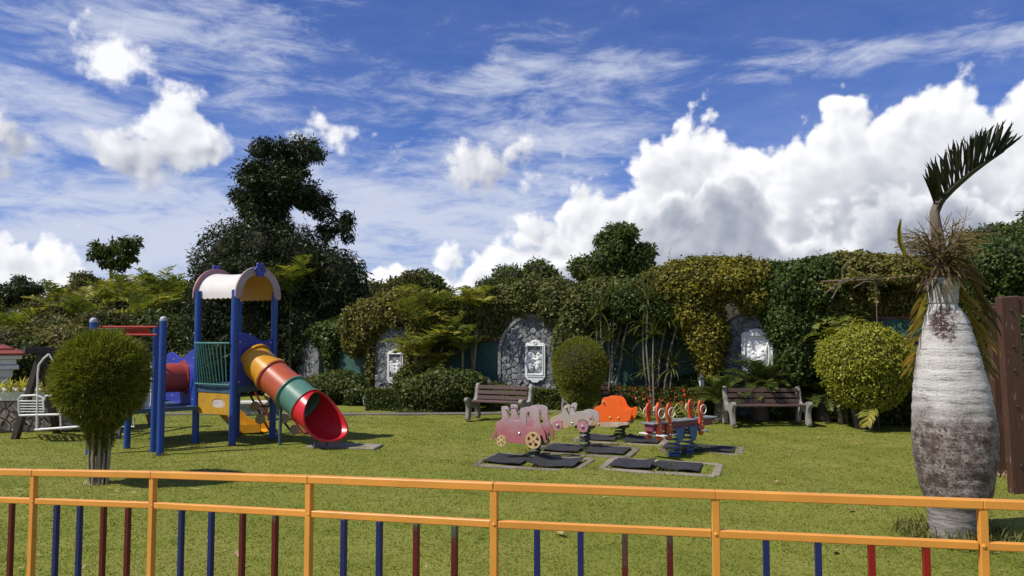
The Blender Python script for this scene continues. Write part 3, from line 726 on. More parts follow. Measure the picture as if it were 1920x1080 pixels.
shoots(1250, 1430, 492, 12, 4, .32, 'thin leafy shoots rising from the golden creeper')
shoots(1440, 1580, 495, 10, 5, .28, 'thin leafy shoots rising from the dark green creeper')
shoots(960, 1080, 530, 6, 6, .22, 'thin leafy shoots rising above the arched niche creeper')
creeper('thin leafy vines trailing over the pipe trellis', [EW(1560, 535, 16, 10, .9, .2), EW(1605, 520, 22, 9, .95, .2), EW(1650, 522, 24, 8, 1.0, .2), EW(1640, 545, 8, 22, 1.0, .12), EW(1690, 520, 20, 8, 1.0, .2)], 1500, .06, M_ivy_olive, seed=25, core=0, shell=(.2, 1.3))
# pipe trellis with bare vines
tp = thing('pipe_trellis', 'thin rusty pipe trellis with bare vines beside the bottle palm', 'trellis', tuple(wall_at(1640, .5)[0])+(0,))
M_pipe = paint('rusty_pipe', (.12, .07, .05), .7, .3, 12)
MB().tube([at(1540, 528, 15.8), at(1640, 524, 15.4), at(1725, 517, 15.0)], .02, 8).build('pipe', M_pipe, tp)
MB().tube([at(1643, 523, 15.4), (at(1643, 640, 15.4).x, 15.4, -.05)], .012, 6).build('upright', M_pipe, tp)
for k, q in enumerate([[(1550, 548), (1580, 525), (1610, 520), (1650, 527)], [(1600, 540), (1620, 528), (1645, 530), (1700, 519)], [(1582, 525), (1578, 505), (1590, 488)], [(1640, 522), (1632, 505), (1645, 490)], [(1560, 560), (1575, 532), (1600, 522)]]):
    MB().tube([at(x, y, 15.4-.05*k) for x, y in q], [.014]+[.011]*(len(q)-2)+[.005], 6).build('vine', M_stem, tp)

# ------------------------------------------------------------------ trees behind
def trunk(parent, pts, rad, name='trunk', mat=None, seg=9):
    o = MB().tube(pts, rad, seg).build(name, mat or M_bark, parent); smooth(o, 60); return o
def clumps(center, radii, n, rmin, rmax, seed, flat=.8):
    g = np.random.default_rng(seed); out = []
    d = unit(g.normal(size=(n, 3)))*(.55+.4*g.random((n, 1))**.5)
    for q in d:
        r = rmin+(rmax-rmin)*g.random(); out.append((tuple(np.array(center)+q*np.array(radii)), (r, r, r*flat)))
    return out
def tree(name, label, px, Y, crowns, n, size, mat, base_y=None, seed=1, core=.62, rt=.16, group=None, aspect=.38, shade_core=True, lump=.25, shell=(.5, 1.12)):
    b = at(px, 620, Y); t = thing(name, label, 'tree', (b.x, b.y, 0), group=group)
    c0 = Vector(crowns[0][0]); trunk(t, [(b.x, b.y, -.1), (b.x+.1, b.y, c0.z*.4), tuple(c0)], [rt, rt*.8, rt*.4])
    g = random.Random(seed)
    for e in crowns[1:6]: trunk(t, [(b.x+.05, b.y, c0.z*g.uniform(.35, .6)), tuple((Vector(e[0])+c0)/2+Vector((0, 0, -.2))), tuple(e[0])], [rt*.45, rt*.3, rt*.12], 'limb')
    foliage(t, crowns, n, size, mat, M_twig_shade if shade_core else None, aspect=aspect, seed=seed, lump=lump, freq=3, shell=shell, core=core, spread=.9, stray=.1, name='crown'); return t
# the big dark tree behind the tower
Y = 24.5
bt = thing('dark_tree', 'huge dark evergreen tree with leaning upper crown behind the play tower', 'tree', tuple(at(520, 620, Y).xy)+(0,))
b = at(515, 620, Y)
trunk(bt, [(b.x, b.y, -.1), (b.x-.05, b.y, 2.5), tuple(at(508, 470, Y)), tuple(at(505, 380, Y)), tuple(at(520, 300, Y))], [.42, .36, .26, .16, .06])
trunk(bt, [tuple(at(506, 410, Y)), tuple(at(545, 378, Y)), tuple(at(590, 380, Y)), tuple(at(625, 405, Y)), tuple(at(645, 425, Y))], [.13, .09, .07, .045, .02], 'limb')
for q in (((505, 440), (450, 420), (410, 470)), ((512, 470), (580, 460), (640, 520)), ((508, 400), (480, 350), (475, 310)), ((506, 380), (550, 320), (580, 290))):
    trunk(bt, [tuple(at(x, y, Y)) for x, y in q], [.14, .09, .03], 'limb')
low = [E(440, 510, Y, 66, 88, 1.6), E(410, 580, Y, 50, 90, 1.4), E(500, 500, Y, 70, 84, 1.8), E(560, 510, Y, 64, 78, 1.7), E(630, 540, Y, 56, 70, 1.5), E(600, 600, Y, 80, 90, 1.6), E(470, 630, Y, 90, 90, 1.6), E(650, 600, Y, 40, 80, 1.2), E(550, 650, Y, 90, 80, 1.4), E(390, 660, Y, 44, 70, 1.2), E(405, 690, Y-1, 40, 60, 1.0)]
foliage(bt, low, 62000, .15, M_mango, M_twig_shade, aspect=.28, seed=21, lump=.22, freq=4.5, shell=(.75, 1.08), core=.76, spread=.8, droop=.6, stray=.15, name='lower_crown')
up = []
for (px, py, rx, ry, n) in ((505, 300, 50, 38, 12), (480, 355, 36, 44, 10), (540, 330, 48, 50, 13), (575, 290, 28, 24, 5), (500, 400, 44, 40, 9), (560, 370, 40, 24, 7), (590, 365, 24, 18, 4), (475, 390, 24, 34, 5), (520, 280, 24, 20, 4)):
    up += clumps(at(px, py, Y), (rx*Y/F, .9, ry*Y/F), int(n*1.9), .15, .30, px+py)
foliage(bt, up, 30000, .15, M_mango, M_twig_shade, aspect=.28, seed=22, lump=.4, freq=3, shell=(.2, 1.45), core=.38, spread=.9, droop=.6, stray=.25, name='upper_crown')
br = []
for (px, py, rx, ry, n) in ((615, 398, 24, 14, 5), (640, 420, 22, 16, 6), (632, 440, 20, 14, 4), (605, 425, 12, 10, 2), (655, 405, 10, 10, 2)):
    br += clumps(at(px, py, Y), (rx*Y/F, .4, ry*Y/F), n, .12, .26, px)
foliage(bt, br, 2600, .15, M_mango, None, aspect=.28, seed=23, lump=.3, shell=(.1, 1.2), spread=1, droop=.7, name='side_branch_leaves')

# lone tree on the left skyline
Y = 34; cl = []
for (px, py, rx, ry, n) in ((195, 465, 26, 16, 7), (235, 460, 26, 16, 8), (215, 485, 34, 16, 8), (240, 490, 20, 14, 4), (185, 478, 16, 10, 3)): cl += clumps(at(px, py, Y), (rx*Y/F, .6, ry*Y/F), n, .16, .32, px)
lt = thing('lone_tree', 'small round tree standing alone above the left treeline', 'tree', tuple(at(210, 620, Y).xy)+(0,)); b = at(210, 620, Y)
trunk(lt, [(b.x, b.y, 0), tuple(at(210, 540, Y)), tuple(at(208, 505, Y)), tuple(at(214, 480, Y))], [.12, .09, .07, .03])
for q in ((192, 468), (235, 465), (222, 455), (244, 486)): trunk(lt, [tuple(at(208, 505, Y)), tuple(at((q[0]+208)/2, (q[1]+500)/2, Y)), tuple(at(*q, Y))], [.05, .03, .012], 'limb')
foliage(lt, cl, 2300, .22, M_tree, None, aspect=.42, seed=24, lump=.3, shell=(.1, 1.2), spread=.9, droop=.5, name='crown')
# trees of the left and middle skyline
tl = [('dense_tree', 'dark round tree at the far left edge of the skyline', 30, 38, [(10, 560, 46, 34), (45, 548, 30, 26), (0, 600, 60, 40)], M_mango, 7000),
      ('dense_tree', 'olive tree between the dark edge tree and the lone tree', 95, 36, [(90, 590, 50, 36), (60, 610, 44, 40), (120, 575, 34, 30)], M_tree2, 8000),
      ('dense_tree', 'bushy green tree right under the lone tree', 175, 33, [(175, 560, 46, 34), (150, 580, 40, 40), (215, 590, 50, 46), (165, 535, 18, 18)], M_tree2, 10000),
      ('dense_tree', 'green tree behind the areca palms left of the big tree', 290, 34, [(280, 575, 60, 44), (330, 570, 40, 46), (250, 560, 34, 30)], M_tree, 10000),
      ('dense_tree', 'low dark shrubby tree above the white pavilion', 30, 26, [(20, 620, 60, 36), (80, 625, 50, 36), (-40, 610, 60, 50)], M_tree2, 9000),
      ('dense_tree', 'olive bushy tree behind the left bamboo topiary', 150, 24, [(140, 630, 60, 40), (190, 625, 50, 40), (230, 650, 46, 40)], M_tree2, 10000),
      ('dense_tree', 'dark tree behind the red overhead bars', 310, 26, [(300, 630, 56, 50), (345, 640, 40, 50), (260, 640, 40, 44)], M_tree, 9000),
      ('dense_tree', 'tree with rounded top right of the big dark tree', 740, 30, [(735, 560, 44, 40), (770, 550, 30, 34), (700, 560, 30, 40)], M_tree2, 9000),
      ('dense_tree', 'dark rounded tree behind the left areca palm', 810, 32, [(805, 535, 30, 24), (780, 545, 26, 24), (825, 560, 30, 34)], M_tree, 6000),
      ('dense_tree', 'feathery tree top behind the arched niche creeper', 985, 28, [(960, 525, 26, 30), (1000, 520, 24, 26), (1025, 525, 26, 26), (1045, 545, 26, 24), (930, 555, 26, 26)], M_tree, 7000),
      ('round_tree', 'dark rounded tree rising above the wall right of centre', 1155, 26, [(1155, 470, 42, 40), (1190, 490, 38, 30), (1118, 500, 36, 24), (1165, 440, 22, 18), (1205, 510, 28, 26), (1100, 510, 24, 20), (1150, 520, 50, 30)], M_tree, 14000),
      ('dense_tree', 'leafy tree top above the creeper hedge at the right edge', 1900, 20, [(1900, 440, 40, 26), (1860, 450, 30, 22), (1950, 440, 50, 40)], M_tree, 6000)]
for i, (nm, lb, px, Y, cr, m, n) in enumerate(tl):
    ee = []
    for q in cr: ee += [E(q[0], q[1], Y, q[2]*.8, q[3]*.8, 1.0)]+clumps(at(q[0], q[1], Y), (q[2]*.95*Y/F, .9, q[3]*.95*Y/F), 7, .2, .45, i*7+q[0]+99)
    tree(nm, lb, px, Y, ee, int(n*1.5), .17 if Y > 25 else .13, m, seed=40+i, group='trees beyond the garden', core=.7)
# bamboo-like tip above the wall
# far wood that closes the horizon
fw = []
for k in range(46):
    x = -46+k*2.1; fw.append(((x, 52+3*math.sin(k*2.3), 2.0+.8*math.sin(k*1.7)), (2.6, 2.0, 2.4+.9*math.sin(k*3.1))))
o = thing('far_wood', 'far belt of trees closing the view behind the garden', 'wood', (0, 52, 0)); o['kind'] = 'stuff'
foliage(o, fw, 30000, .32, M_tree2, M_twig_shade, aspect=.5, seed=77, core=.85, lump=.25)

# ------------------------------------------------------------------ palms and plants along the wall
def palm(label, px, Yoff, tops, n, L, leaf, mat, seed, stems=1, elev=(.6, 1.5), droop=1.15, group='areca palms along the wall', Y=None, width=.06):
    g = random.Random(seed)
    if Y is None: p, _, _ = wall_at(px, Yoff); Y = p.y
    b = at(px, 620, Y); r = thing('palm', label, 'palm', (b.x, b.y, 0), group=group)
    for k, (tx, ty) in enumerate(tops):
        c = at(tx, ty, Y+g.uniform(-.3, .3)); b2 = Vector((b.x+g.uniform(-.2, .2), c.y, 0))
        trunk(r, [tuple(b2), tuple((b2*.4+c*.6)), tuple(c)], [.05, .042, .035], 'stem', M_palmstem)
        for i in range(n):
            frond(r, mat if g.random() < .75 else M_palm_y, (c.x, c.y, c.z-.05), i*2.399+g.uniform(-.3, .3), g.uniform(*elev), L*g.uniform(.75, 1.15), leaf, n=16, vee=.4, hang=.4, fwd=.45, droop=droop*g.uniform(.7, 1.2), seed=seed*50+k*20+i, width=width)
    return r
M_palmstem = wood('palm_stem', (.12, .11, .05), (.24, .2, .1), 2, .7)
palm('areca palm clump left of centre with yellowish fronds', 790, .55, [(775, 615), (812, 595), (792, 660), (830, 650)], 9, 1.3, .46, M_palm, 5)
palm('tall areca palm with upright spear leaf in the middle', 882, .3, [(880, 590), (897, 580), (868, 660)], 9, 1.05, .40, M_palm, 6)
palm('small fan-leaved palm at the foot of the areca clump', 800, 1.0, [(780, 670), (815, 690)], 8, .8, .4, M_palm_y, 7)
for i, (px, py, Y) in enumerate(((205, 575, 30), (245, 570, 29), (290, 560, 30), (322, 575, 29), (270, 605, 27), (150, 600, 28), (105, 585, 33), (20, 640, 24), (545, 560, 23.2))):
    lab = ['palm below the lone tree on the left', 'yellowish palm left of the red overhead bars', 'tallest palm of the left palm row', 'palm nearest the big dark tree on its left', 'low palm above the red overhead bars', 'palm crown above the left bamboo topiary', 'small far palm tip at the far left skyline', 'low palm beside the white pavilion roof', 'palm in front of the big dark tree, right of the tower roof'][i]
    palm(lab, px, 0, [(px, py)], 11, 1.5, .5, M_palm, 30+i, Y=Y, group='palms on the left skyline', width=.075, elev=(.7, 1.5), droop=.95)
# dracaenas with bare stems
def dracaena(label, px, off, heads, seed):
    p, d, nn = wall_at(px, off); r = thing('dracaena', label, 'dracaena', (p.x, p.y, 0), group='dracaenas at the wall'); g = random.Random(seed)
    for i, (hx, hy) in enumerate(heads):
        c = at(hx, hy, p.y+g.uniform(-.3, .3)); b = Vector((p.x+(c.x-p.x)*.25, c.y, 0)); mid = b.lerp(c, .6)+Vector((g.uniform(-.1, .1), 0, 0))
        trunk(r, [tuple(b), tuple(mid), tuple(c)], [.028, .022, .018], 'stem', M_dstem)
        rosette(r, M_draco, tuple(c), 60, .62, .036, seed*10+i, -.4, 1.5, 1.0)
M_dstem = wood('dracaena_stem', (.11, .095, .07), (.22, .195, .15), 2, .8)
dracaena('tall dracaena with pale bare stems right of round topiary', 1150, .75, [(1125, 585), (1152, 560), (1165, 610), (1140, 640), (1185, 570), (1170, 660), (1118, 620)], 3)
dracaena('spiky dracaena clump left of the golden creeper', 1235, .8, [(1215, 565), (1250, 600), (1225, 630), (1262, 640), (1238, 680), (1205, 610), (1275, 590), (1260, 690), (1215, 700)], 4)
dracaena('low dracaena in the shade beside the pipe trellis', 1580, .7, [(1560, 650), (1590, 660), (1575, 690)], 5)
for i, (px, py, off, lb) in enumerate(((1575, 590, .4, 'pale palm fronds hanging between creeper and ficus ball'),)): palm(lb, px, off, [(px, py), (px-22, py+40)], 9, .75, .30, M_palm, 60, group=None, elev=(-.2, 1.3))
# cycads
def cycad(label, px, py, Y, n, L, seed):
    c = at(px, py, Y); r = thing('cycad', label, 'cycad', (c.x, c.y, 0), group='cycads behind the long bench'); g = random.Random(seed)
    trunk(r, [(c.x, c.y, 0), (c.x, c.y, c.z)], [.2, .16])
    for i in range(n): frond(r, M_cycad, (c.x, c.y, c.z-.02), i*2.399+g.uniform(-.2, .2), g.uniform(.2, 1.35), L*g.uniform(.8, 1.15), .2, n=34, droop=g.uniform(.7, 1.3), seed=seed*60+i, width=.022, start=.12, fwd=.8, vee=.3, hang=.1, rach=.016)
cycad('big cycad with arching fronds left behind the long bench', 1425, 722, 16.9, 46, .95, 3)
cycad('lower cycad at the left end of the long bench', 1355, 752, 16.7, 30, .75, 4)
cycad('cycad with arching fronds at the right end of the long bench', 1545, 745, 16.7, 34, .8, 5)
frond(thing('fallen_frond', 'single pale palm leaf hanging under the ficus ball', 'leaf', tuple(gnd(1625, 800))), M_palm_y, tuple(at(1640, 758, 15.0)), 3.7, -.6, .5, .26, n=14, droop=.8, seed=4, width=.05)

# shrubs and hedges
def shrub(name, label, cat, ells, n, size, mat, seed, group=None, **k):
    c = ells[0][0]; r = thing(name, label, cat, (c[0], c[1], 0), group=group)
    trunk(r, [(c[0], c[1], 0), (c[0]+.03, c[1], max(.2, c[2]))], [.04, .025], 'stem'); foliage(r, ells, n, size, mat, M_twig_shade, seed=seed, **k); return r
shrub('shrub', 'large rounded leafy shrub below the areca palms', 'shrub', [E(840, 730, 18.9, 62, 36, .6), E(795, 735, 19.0, 40, 30, .5), E(885, 728, 19.0, 30, 30, .5)], 9000, .09, M_hedge, 51, aspect=.55)
shrub('shrub', 'loose dark shrub in front of the sunlit green wall', 'shrub', [E(640, 728, 20.6, 46, 32, .6), E(610, 735, 20.4, 34, 30, .5), E(670, 740, 20.2, 26, 26, .4)], 8000, .09, M_hedge, 52, aspect=.5, stray=.2)
shrub('shrub', 'dark shrub at the foot of the narrow niche', 'shrub', [E(765, 725, 19.6, 26, 34, .45)], 3500, .09, M_hedge, 53, aspect=.5)
def hedge(label, p0, p1, w, h, n, mat, seed):
    """clipped box hedge"""
    a, b = Vector(p0), Vector(p1); d = (b-a); L = d.length; d.normalize(); s = Vector((-d.y, d.x)); mid = (a+b)/2
    r = thing('clipped_hedge', label, 'hedge', (mid.x, mid.y, 0)); g = np.random.default_rng(seed)
    MB().bar((a.x, a.y, h*.46), (b.x, b.y, h*.46), w*.8, h*.88).build('twig_shade', M_twig_shade, r)  # solid core, its dark colour standing for shade behind the leaves
    face = g.random(n); t = g.random(n); u = g.random(n)*2-1; z = g.random(n)
    top = face < .35; fr = (face >= .35) & (face < .8); P = np.zeros((n, 3)); N_ = np.zeros((n, 3))
    off = np.where(top, u*w/2, np.where(fr, -w/2, w/2)); zz = np.where(top, h, z*h)
    lum = .035*vnoise(np.stack([t*L*4, off*4, zz*5], -1))+g.normal(size=n)*.018
    P[:, 0] = a.x+d.x*t*L+s.x*(off+np.where(top, 0, np.sign(off)*lum)); P[:, 1] = a.y+d.y*t*L+s.y*(off+np.where(top, 0, np.sign(off)*lum)); P[:, 2] = np.maximum(.03, zz+np.where(top, lum, 0))
    N_[top] = (0, 0, 1); N_[fr] = (-s.x, -s.y, 0); N_[~top & ~fr] = (s.x, s.y, 0)
    N_ = unit(N_+.8*unit(g.normal(size=(n, 3)))); T = unit(np.cross(N_, g.normal(size=(n, 3)))); Lf = .05+.04*g.random(n)
    V, Q = leaf_arrays(P, T, N_, Lf, Lf*.6); stuff(tri_mesh('leaves', V, Q, mat, r)); return r
hedge('clipped low hedge left of the leafy shrub, near the slide', gnd(688, 768).xy, gnd(770, 768).xy, .45, .48, 6000, M_hedge, 61)
hedge('clipped low hedge behind the left wooden bench', gnd(915, 766).xy, gnd(1075, 766).xy, .5, .47, 10000, M_hedge, 62)
r = hedge('red-flowered hedge behind the striped spider plants', gnd(1115, 772).xy, gnd(1320, 782).xy, .5, .62, 12000, M_hedge, 63)
g = np.random.default_rng(5); n = 260; a, b2 = gnd(1117, 772), gnd(1318, 782)
t = g.random(n); P = np.stack([a.x+(b2.x-a.x)*t, a.y+(b2.y-a.y)*t-.28-.06*g.random(n)+.4*g.random(n)*(g.random(n) < .4), .3+.36*g.random(n)], -1); T = unit(g.normal(size=(n, 3))); N_ = unit(np.cross(T, g.normal(size=(n, 3))))
V, Q = leaf_arrays(P, T, N_, np.full(n, .075), np.full(n, .06)); stuff(tri_mesh('flowers', V, Q, M_flower, r))
shrub('shrub', 'low green mound beside the path behind left bench', 'shrub', [E(790, 775, 18.6, 70, 8, .5)], 2500, .06, M_hedge, 64, core=.6)
# filler planting in the shade at the wall foot
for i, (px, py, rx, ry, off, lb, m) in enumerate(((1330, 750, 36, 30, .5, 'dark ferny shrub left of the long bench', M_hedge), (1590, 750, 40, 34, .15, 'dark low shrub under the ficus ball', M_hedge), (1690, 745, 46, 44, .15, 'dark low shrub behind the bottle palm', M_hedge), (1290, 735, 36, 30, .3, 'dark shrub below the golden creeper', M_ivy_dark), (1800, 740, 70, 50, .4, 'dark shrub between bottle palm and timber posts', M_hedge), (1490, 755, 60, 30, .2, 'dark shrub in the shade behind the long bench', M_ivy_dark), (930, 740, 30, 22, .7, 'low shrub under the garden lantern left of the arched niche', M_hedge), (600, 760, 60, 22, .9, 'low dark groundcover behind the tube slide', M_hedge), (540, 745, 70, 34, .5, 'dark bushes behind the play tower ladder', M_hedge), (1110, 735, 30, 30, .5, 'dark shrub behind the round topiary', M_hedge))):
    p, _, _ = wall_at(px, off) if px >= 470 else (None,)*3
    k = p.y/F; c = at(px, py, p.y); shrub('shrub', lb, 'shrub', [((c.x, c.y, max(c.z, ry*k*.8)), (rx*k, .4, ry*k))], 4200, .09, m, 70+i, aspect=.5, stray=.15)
hp = [(0, 660, 60, 44, 22), (60, 668, 50, 36, 22), (120, 650, 60, 40, 22.5), (250, 700, 60, 60, 22.5), (340, 715, 50, 50, 22), (180, 690, 60, 60, 22.3)]
for i, (px, py, rx, ry, Y) in enumerate(hp):
    shrub('shrub', ['leafy bush behind the white pavilion column', 'leafy bush above the swing frame', 'tan-tipped bush above the swing beam', 'dark bush behind the overhead bar posts', 'dark bush behind the red crawl tube', 'dark bush behind the left bamboo topiary'][i], 'shrub', [E(px, py, Y, rx, ry, .8), E(px+20, py+30, Y, rx, ry, .8)], 6500, .11, [M_tree2, M_tree, M_ivy_olive, M_tree, M_tree, M_hedge][i], 90+i, aspect=.5)

# striped spider plants
for i, (px, py, s) in enumerate(((1170, 766, .35), (1184, 768, .42), (1206, 772, .5), (1232, 770, .42), (1246, 764, .5), (1258, 772, .55), (1272, 762, .6), (1287, 770, .5), (1305, 772, .4))):
    p = gnd(px, py+15); r = thing('spider_plant', 'striped yellow-green spider plant, %s from the left before the flowered hedge' % ['first','second','third','fourth','fifth','sixth','seventh','eighth','ninth','tenth'][i], 'plant', tuple(p), group='striped spider plants'); rosette(r, M_vari, (p.x, p.y, .02), 26, s, .028, 200+i, .5, 1.45, 1.7)

# ------------------------------------------------------------------ clipped shrubs on the lawn
def bamboo_topiary(label, base, crown, neck, trunk_r, n, seed, canes=16):
    r = thing('bamboo_topiary', label, 'topiary', (base.x, base.y, 0), group='clipped bamboo topiaries'); g = np.random.default_rng(seed)
    H = crown[0].z; R0 = crown[1][0]
    for i in range(canes):
        a = i*2.399; q = trunk_r*math.sqrt((i+.5)/canes)
        x, y = base.x+q*math.cos(a), base.y+q*math.sin(a)
        MB().tube([(x, y, -.03), (x+.02*math.cos(a), y+.02*math.sin(a), .35), (base.x+(x-base.x)*1.15, base.y+(y-base.y)*1.15, H)], [.02, .018, .012], 6).build('cane', M_cane, r)
    # dark twiggy core painting the inner shade, leaves outside
    ells = [crown]+neck
    foliage(r, ells, 200, .05, M_bamboo, M_twig_shade, seed=seed, core=.84, lump=.06, name='inner_leaves')
    E_ = np.array([list(e[0])+list(e[1]) for e in ells]); ar = E_[:, 3]*E_[:, 5]; k = g.choice(len(E_), n, p=ar/ar.sum()); d = unit(g.normal(size=(n, 3)))
    rad = (.8+.2*g.random(n)**.5)*(1+.06*vnoise(d*5+seed)+.05*vnoise(d*11+seed))
    P = E_[k, :3]+E_[k, 3:]*d*rad[:, None]
    ok = np.ones(n, bool)
    for j in range(len(E_)): ok &= ~((np.linalg.norm((P-E_[j, :3])/E_[j, 3:], axis=1) < .78) & (k != j))
    P, d, k = P[ok], d[ok], k[ok]; m = len(P)
    T = unit(d+.75*unit(g.normal(size=(m, 3)))+np.where(k == 0, .25, -.5)[:, None]*np.array([0, 0, 1])); N_ = unit(np.cross(T, g.normal(size=(m, 3)))); L = .05+.08*g.random(m)
    V, Q = leaf_arrays(P, T, N_, L, L*.10+.002); stuff(tri_mesh('crown', V, Q, M_bamboo, r))
    tuft(r, M_dry, (base.x, base.y-.05, 0), trunk_r*1.5, 120, .09, seed, 'dry_litter'); return r
M_cane = wood('bamboo_cane', (.16, .13, .08), (.36, .31, .22), 2, .7)
p = gnd(186, 908); Y = p.y; k = Y/F
bamboo_topiary('big clipped bamboo topiary at left just behind the fence', p, (at(190, 708, Y), (78*k, 78*k, 82*k)), [(at(190, 782, Y), (30*k, 30*k, 24*k)), (at(188, 812, Y), (17*k, 17*k, 34*k))], .12, 36000, 5)
p = gnd(1087, 784); Y = p.y; k = Y/F
bamboo_topiary('round clipped bamboo topiary between the left and middle benches', p, (at(1087, 686, Y), (49*k, 49*k, 50*k)), [(at(1087, 730, Y), (34*k, 34*k, 26*k)), (at(1087, 755, Y), (18*k, 18*k, 26*k))], .13, 20000, 6)
p = gnd(1622, 803); Y = p.y; k = Y/F
fb = thing('ficus_ball', 'yellow-green clipped ficus ball left of the bottle palm', 'topiary', tuple(p))
for q in ((0, 0), (.12, .05), (-.1, .08)): trunk(fb, [(p.x+q[0], p.y+q[1], 0), (p.x+q[0]*2, p.y+q[1], .5), (p.x+q[0]*3, p.y+q[1], 1.2)], [.07, .06, .03])
foliage(fb, [(at(1600, 680, Y), (60*k, .75, 62*k)), (at(1650, 680, Y), (56*k, .75, 62*k)), (at(1622, 672, Y), (70*k, .85, 64*k)), (at(1625, 722, Y), (66*k, .7, 44*k))], 26000, .062, M_ficus, M_twig_shade, aspect=.55, seed=81, lump=.07, freq=4, shell=(.88, 1.05), core=.86, stray=.05)

# ------------------------------------------------------------------ bottle palm
Y = gnd(1788, 1005).y; k = Y/F
bp = thing('bottle_palm', 'swollen white-painted bottle palm with one upright frond behind the fence', 'palm', (at(1788, 1005, Y).x, Y, 0))
prof = [(1020, 1789, 47), (1005, 1789, 48), (985, 1790, 50), (955, 1794, 57), (930, 1794, 66), (890, 1791, 75), (860, 1790.5, 80), (810, 1789.5, 82.5), (780, 1787, 80), (755, 1785, 77), (720, 1782, 72), (690, 1779, 66), (650, 1776, 57), (620, 1775, 49), (600, 1774, 43), (585, 1771, 36), (574, 1768, 29), (566, 1768, 26)]
def interp(prof, m):
    ys = np.array([q[0] for q in prof])[::-1]; yy = np.linspace(prof[0][0], prof[-1][0], m)
    return [(y, np.interp(y, ys, [q[1] for q in prof][::-1]), np.interp(y, ys, [q[2] for q in prof][::-1])) for y in yy]
rings = interp(prof, 130); sg = 72; V = []; gr = np.random.default_rng(9)
a = np.arange(sg)*2*math.pi/sg
rr_ = gr.random(200)
for i, (py, cx, hw) in enumerate(rings):
    c = at(cx, py, Y); z = c.z
    q = np.stack([np.cos(a)*1.5, np.sin(a)*1.5, np.full(sg, z*14)], -1)
    rr = hw*.862*k*(1+.010*vnoise(q)+.006*vnoise(q*2.7))-.006*max(0, math.sin(i*1.02+vnoise(np.array([[i*.2, 0, 0]]))[0]))
    V += [(c.x+r_*math.cos(t), Y+r_*math.sin(t), z) for r_, t in zip(rr, a)]
Fq = [(i*sg+j, i*sg+(j+1) % sg, (i+1)*sg+(j+1) % sg, (i+1)*sg+j) for i in range(len(rings)-1) for j in range(sg)]
m, t, bs = newmat('bottle_palm_bark'); v = coords(t); sx = t.nodes.new('ShaderNodeSeparateXYZ'); t.links.new(v, sx.inputs[0])
hz = nz(t, coords(t, (3.5, 3.5, 30)), 1.3, 8, .78); vz = nz(t, coords(t, (40, 40, 5)), 1.0, 6, .75); bl = nz(t, v, 8, 9, .76); bl2 = nz(t, coords(t, (1, 1, 1.6)), 2.6, 5, .65); pit = nz(t, v, 45, 4, .7)
out = ramp(t, hz, [(.25, (.35, .32, .285)), (.45, (.53, .50, .47)), (.7, (.64, .615, .585))])
out = mixn(t, stepn(t, vz, .54, .66), out, (.42, .37, .33))
cr = nz(t, coords(t, (1.6, 1.6, 26)), 1.6, 7, .75, .4); fl = nz(t, coords(t, (5, 5, 120)), 1.0, 4, .7)
out = mixn(t, stepn(t, fl, .56, .68), out, (.40, .37, .34))
out = mixn(t, stepn(t, bl, .56, .70), out, (.42, .33, .28))
out = mixn(t, stepn(t, hz, .42, .38), out, (.30, .26, .23))
out = mixn(t, stepn(t, cr, .405, .375), out, (.06, .045, .038))
mm = node(t, 'ShaderNodeMath', operation='MULTIPLY_ADD'); t.links.new(bl2, mm.inputs[0]); mm.inputs[1].default_value = .7; t.links.new(sx.outputs[2], mm.inputs[2])
low_ = stepn(t, mm.outputs[0], 1.78, 1.38)      # bare, lichen-stained bark below the limewash
bark = ramp(t, bl, [(.34, (.050, .030, .025)), (.46, (.12, .085, .07)), (.54, (.26, .21, .185)), (.66, (.40, .35, .32))])
bark = mixn(t, stepn(t, hz, .55, .68), bark, (.33, .29, .26)); bark = mixn(t, stepn(t, pit, .52, .6), bark, (.05, .03, .025))
foot = stepn(t, mm.outputs[0], .80, .55); bark = mixn(t, foot, bark, mixn(t, stepn(t, hz, .35, .62), (.10, .085, .072), (.34, .31, .28)))
out = mixn(t, low_, out, bark)
sc_ = node(t, 'ShaderNodeVectorMath', operation='DISTANCE'); t.links.new(v, sc_.inputs[0]); cs = at(1765, 600, Y-43*k)-Vector(bp.location); sc_.inputs[1].default_value = cs
ad = node(t, 'ShaderNodeMath', operation='MULTIPLY_ADD'); t.links.new(bl, ad.inputs[0]); ad.inputs[1].default_value = -.55; t.links.new(sc_.outputs['Value'], ad.inputs[2])
pt2 = node(t, 'ShaderNodeMath', operation='MULTIPLY'); t.links.new(stepn(t, ad.outputs[0], -.04, -.14), pt2.inputs[0]); t.links.new(stepn(t, pit, .36, .46), pt2.inputs[1])
out = mixn(t, pt2.outputs[0], out, (.05, .025, .02))
t.links.new(out, bs.inputs['Base Color']); bs.inputs['Roughness'].default_value = .88
hh = node(t, 'ShaderNodeMath', operation='MULTIPLY_ADD'); t.links.new(hz, hh.inputs[0]); hh.inputs[1].default_value = 1.4; t.links.new(pit, hh.inputs[2]); bumpn(t, bs, hh.outputs[0], .7, .018)
o = tri_mesh('trunk', np.array(V), np.array(Fq), m, bp); o.data.shade_smooth()
M_fibre = wood('palm_fibre', (.07, .05, .035), (.22, .17, .12), 2, .95); M_neck = wood('palm_neck', (.16, .14, .12), (.55, .52, .47), 0, .9, chip=.6, chipc=(.06, .05, .045))
def P_(px, py, dy=0): return tuple(at(px, py, Y+dy))
nk = []
for py, cx, hw in interp([(568, 1768, 26), (556, 1768, 26), (545, 1768, 27), (532, 1768, 29), (522, 1768, 26)], 14):
    c = at(cx, py, Y); nk.append((hw*1.02*k*(1+.03*math.sin(py*1.7)), c.z))
smooth(MB().lathe(nk, (at(1768, 560, Y).x, Y, 0), 28).build('neck', M_neck, bp), 50)
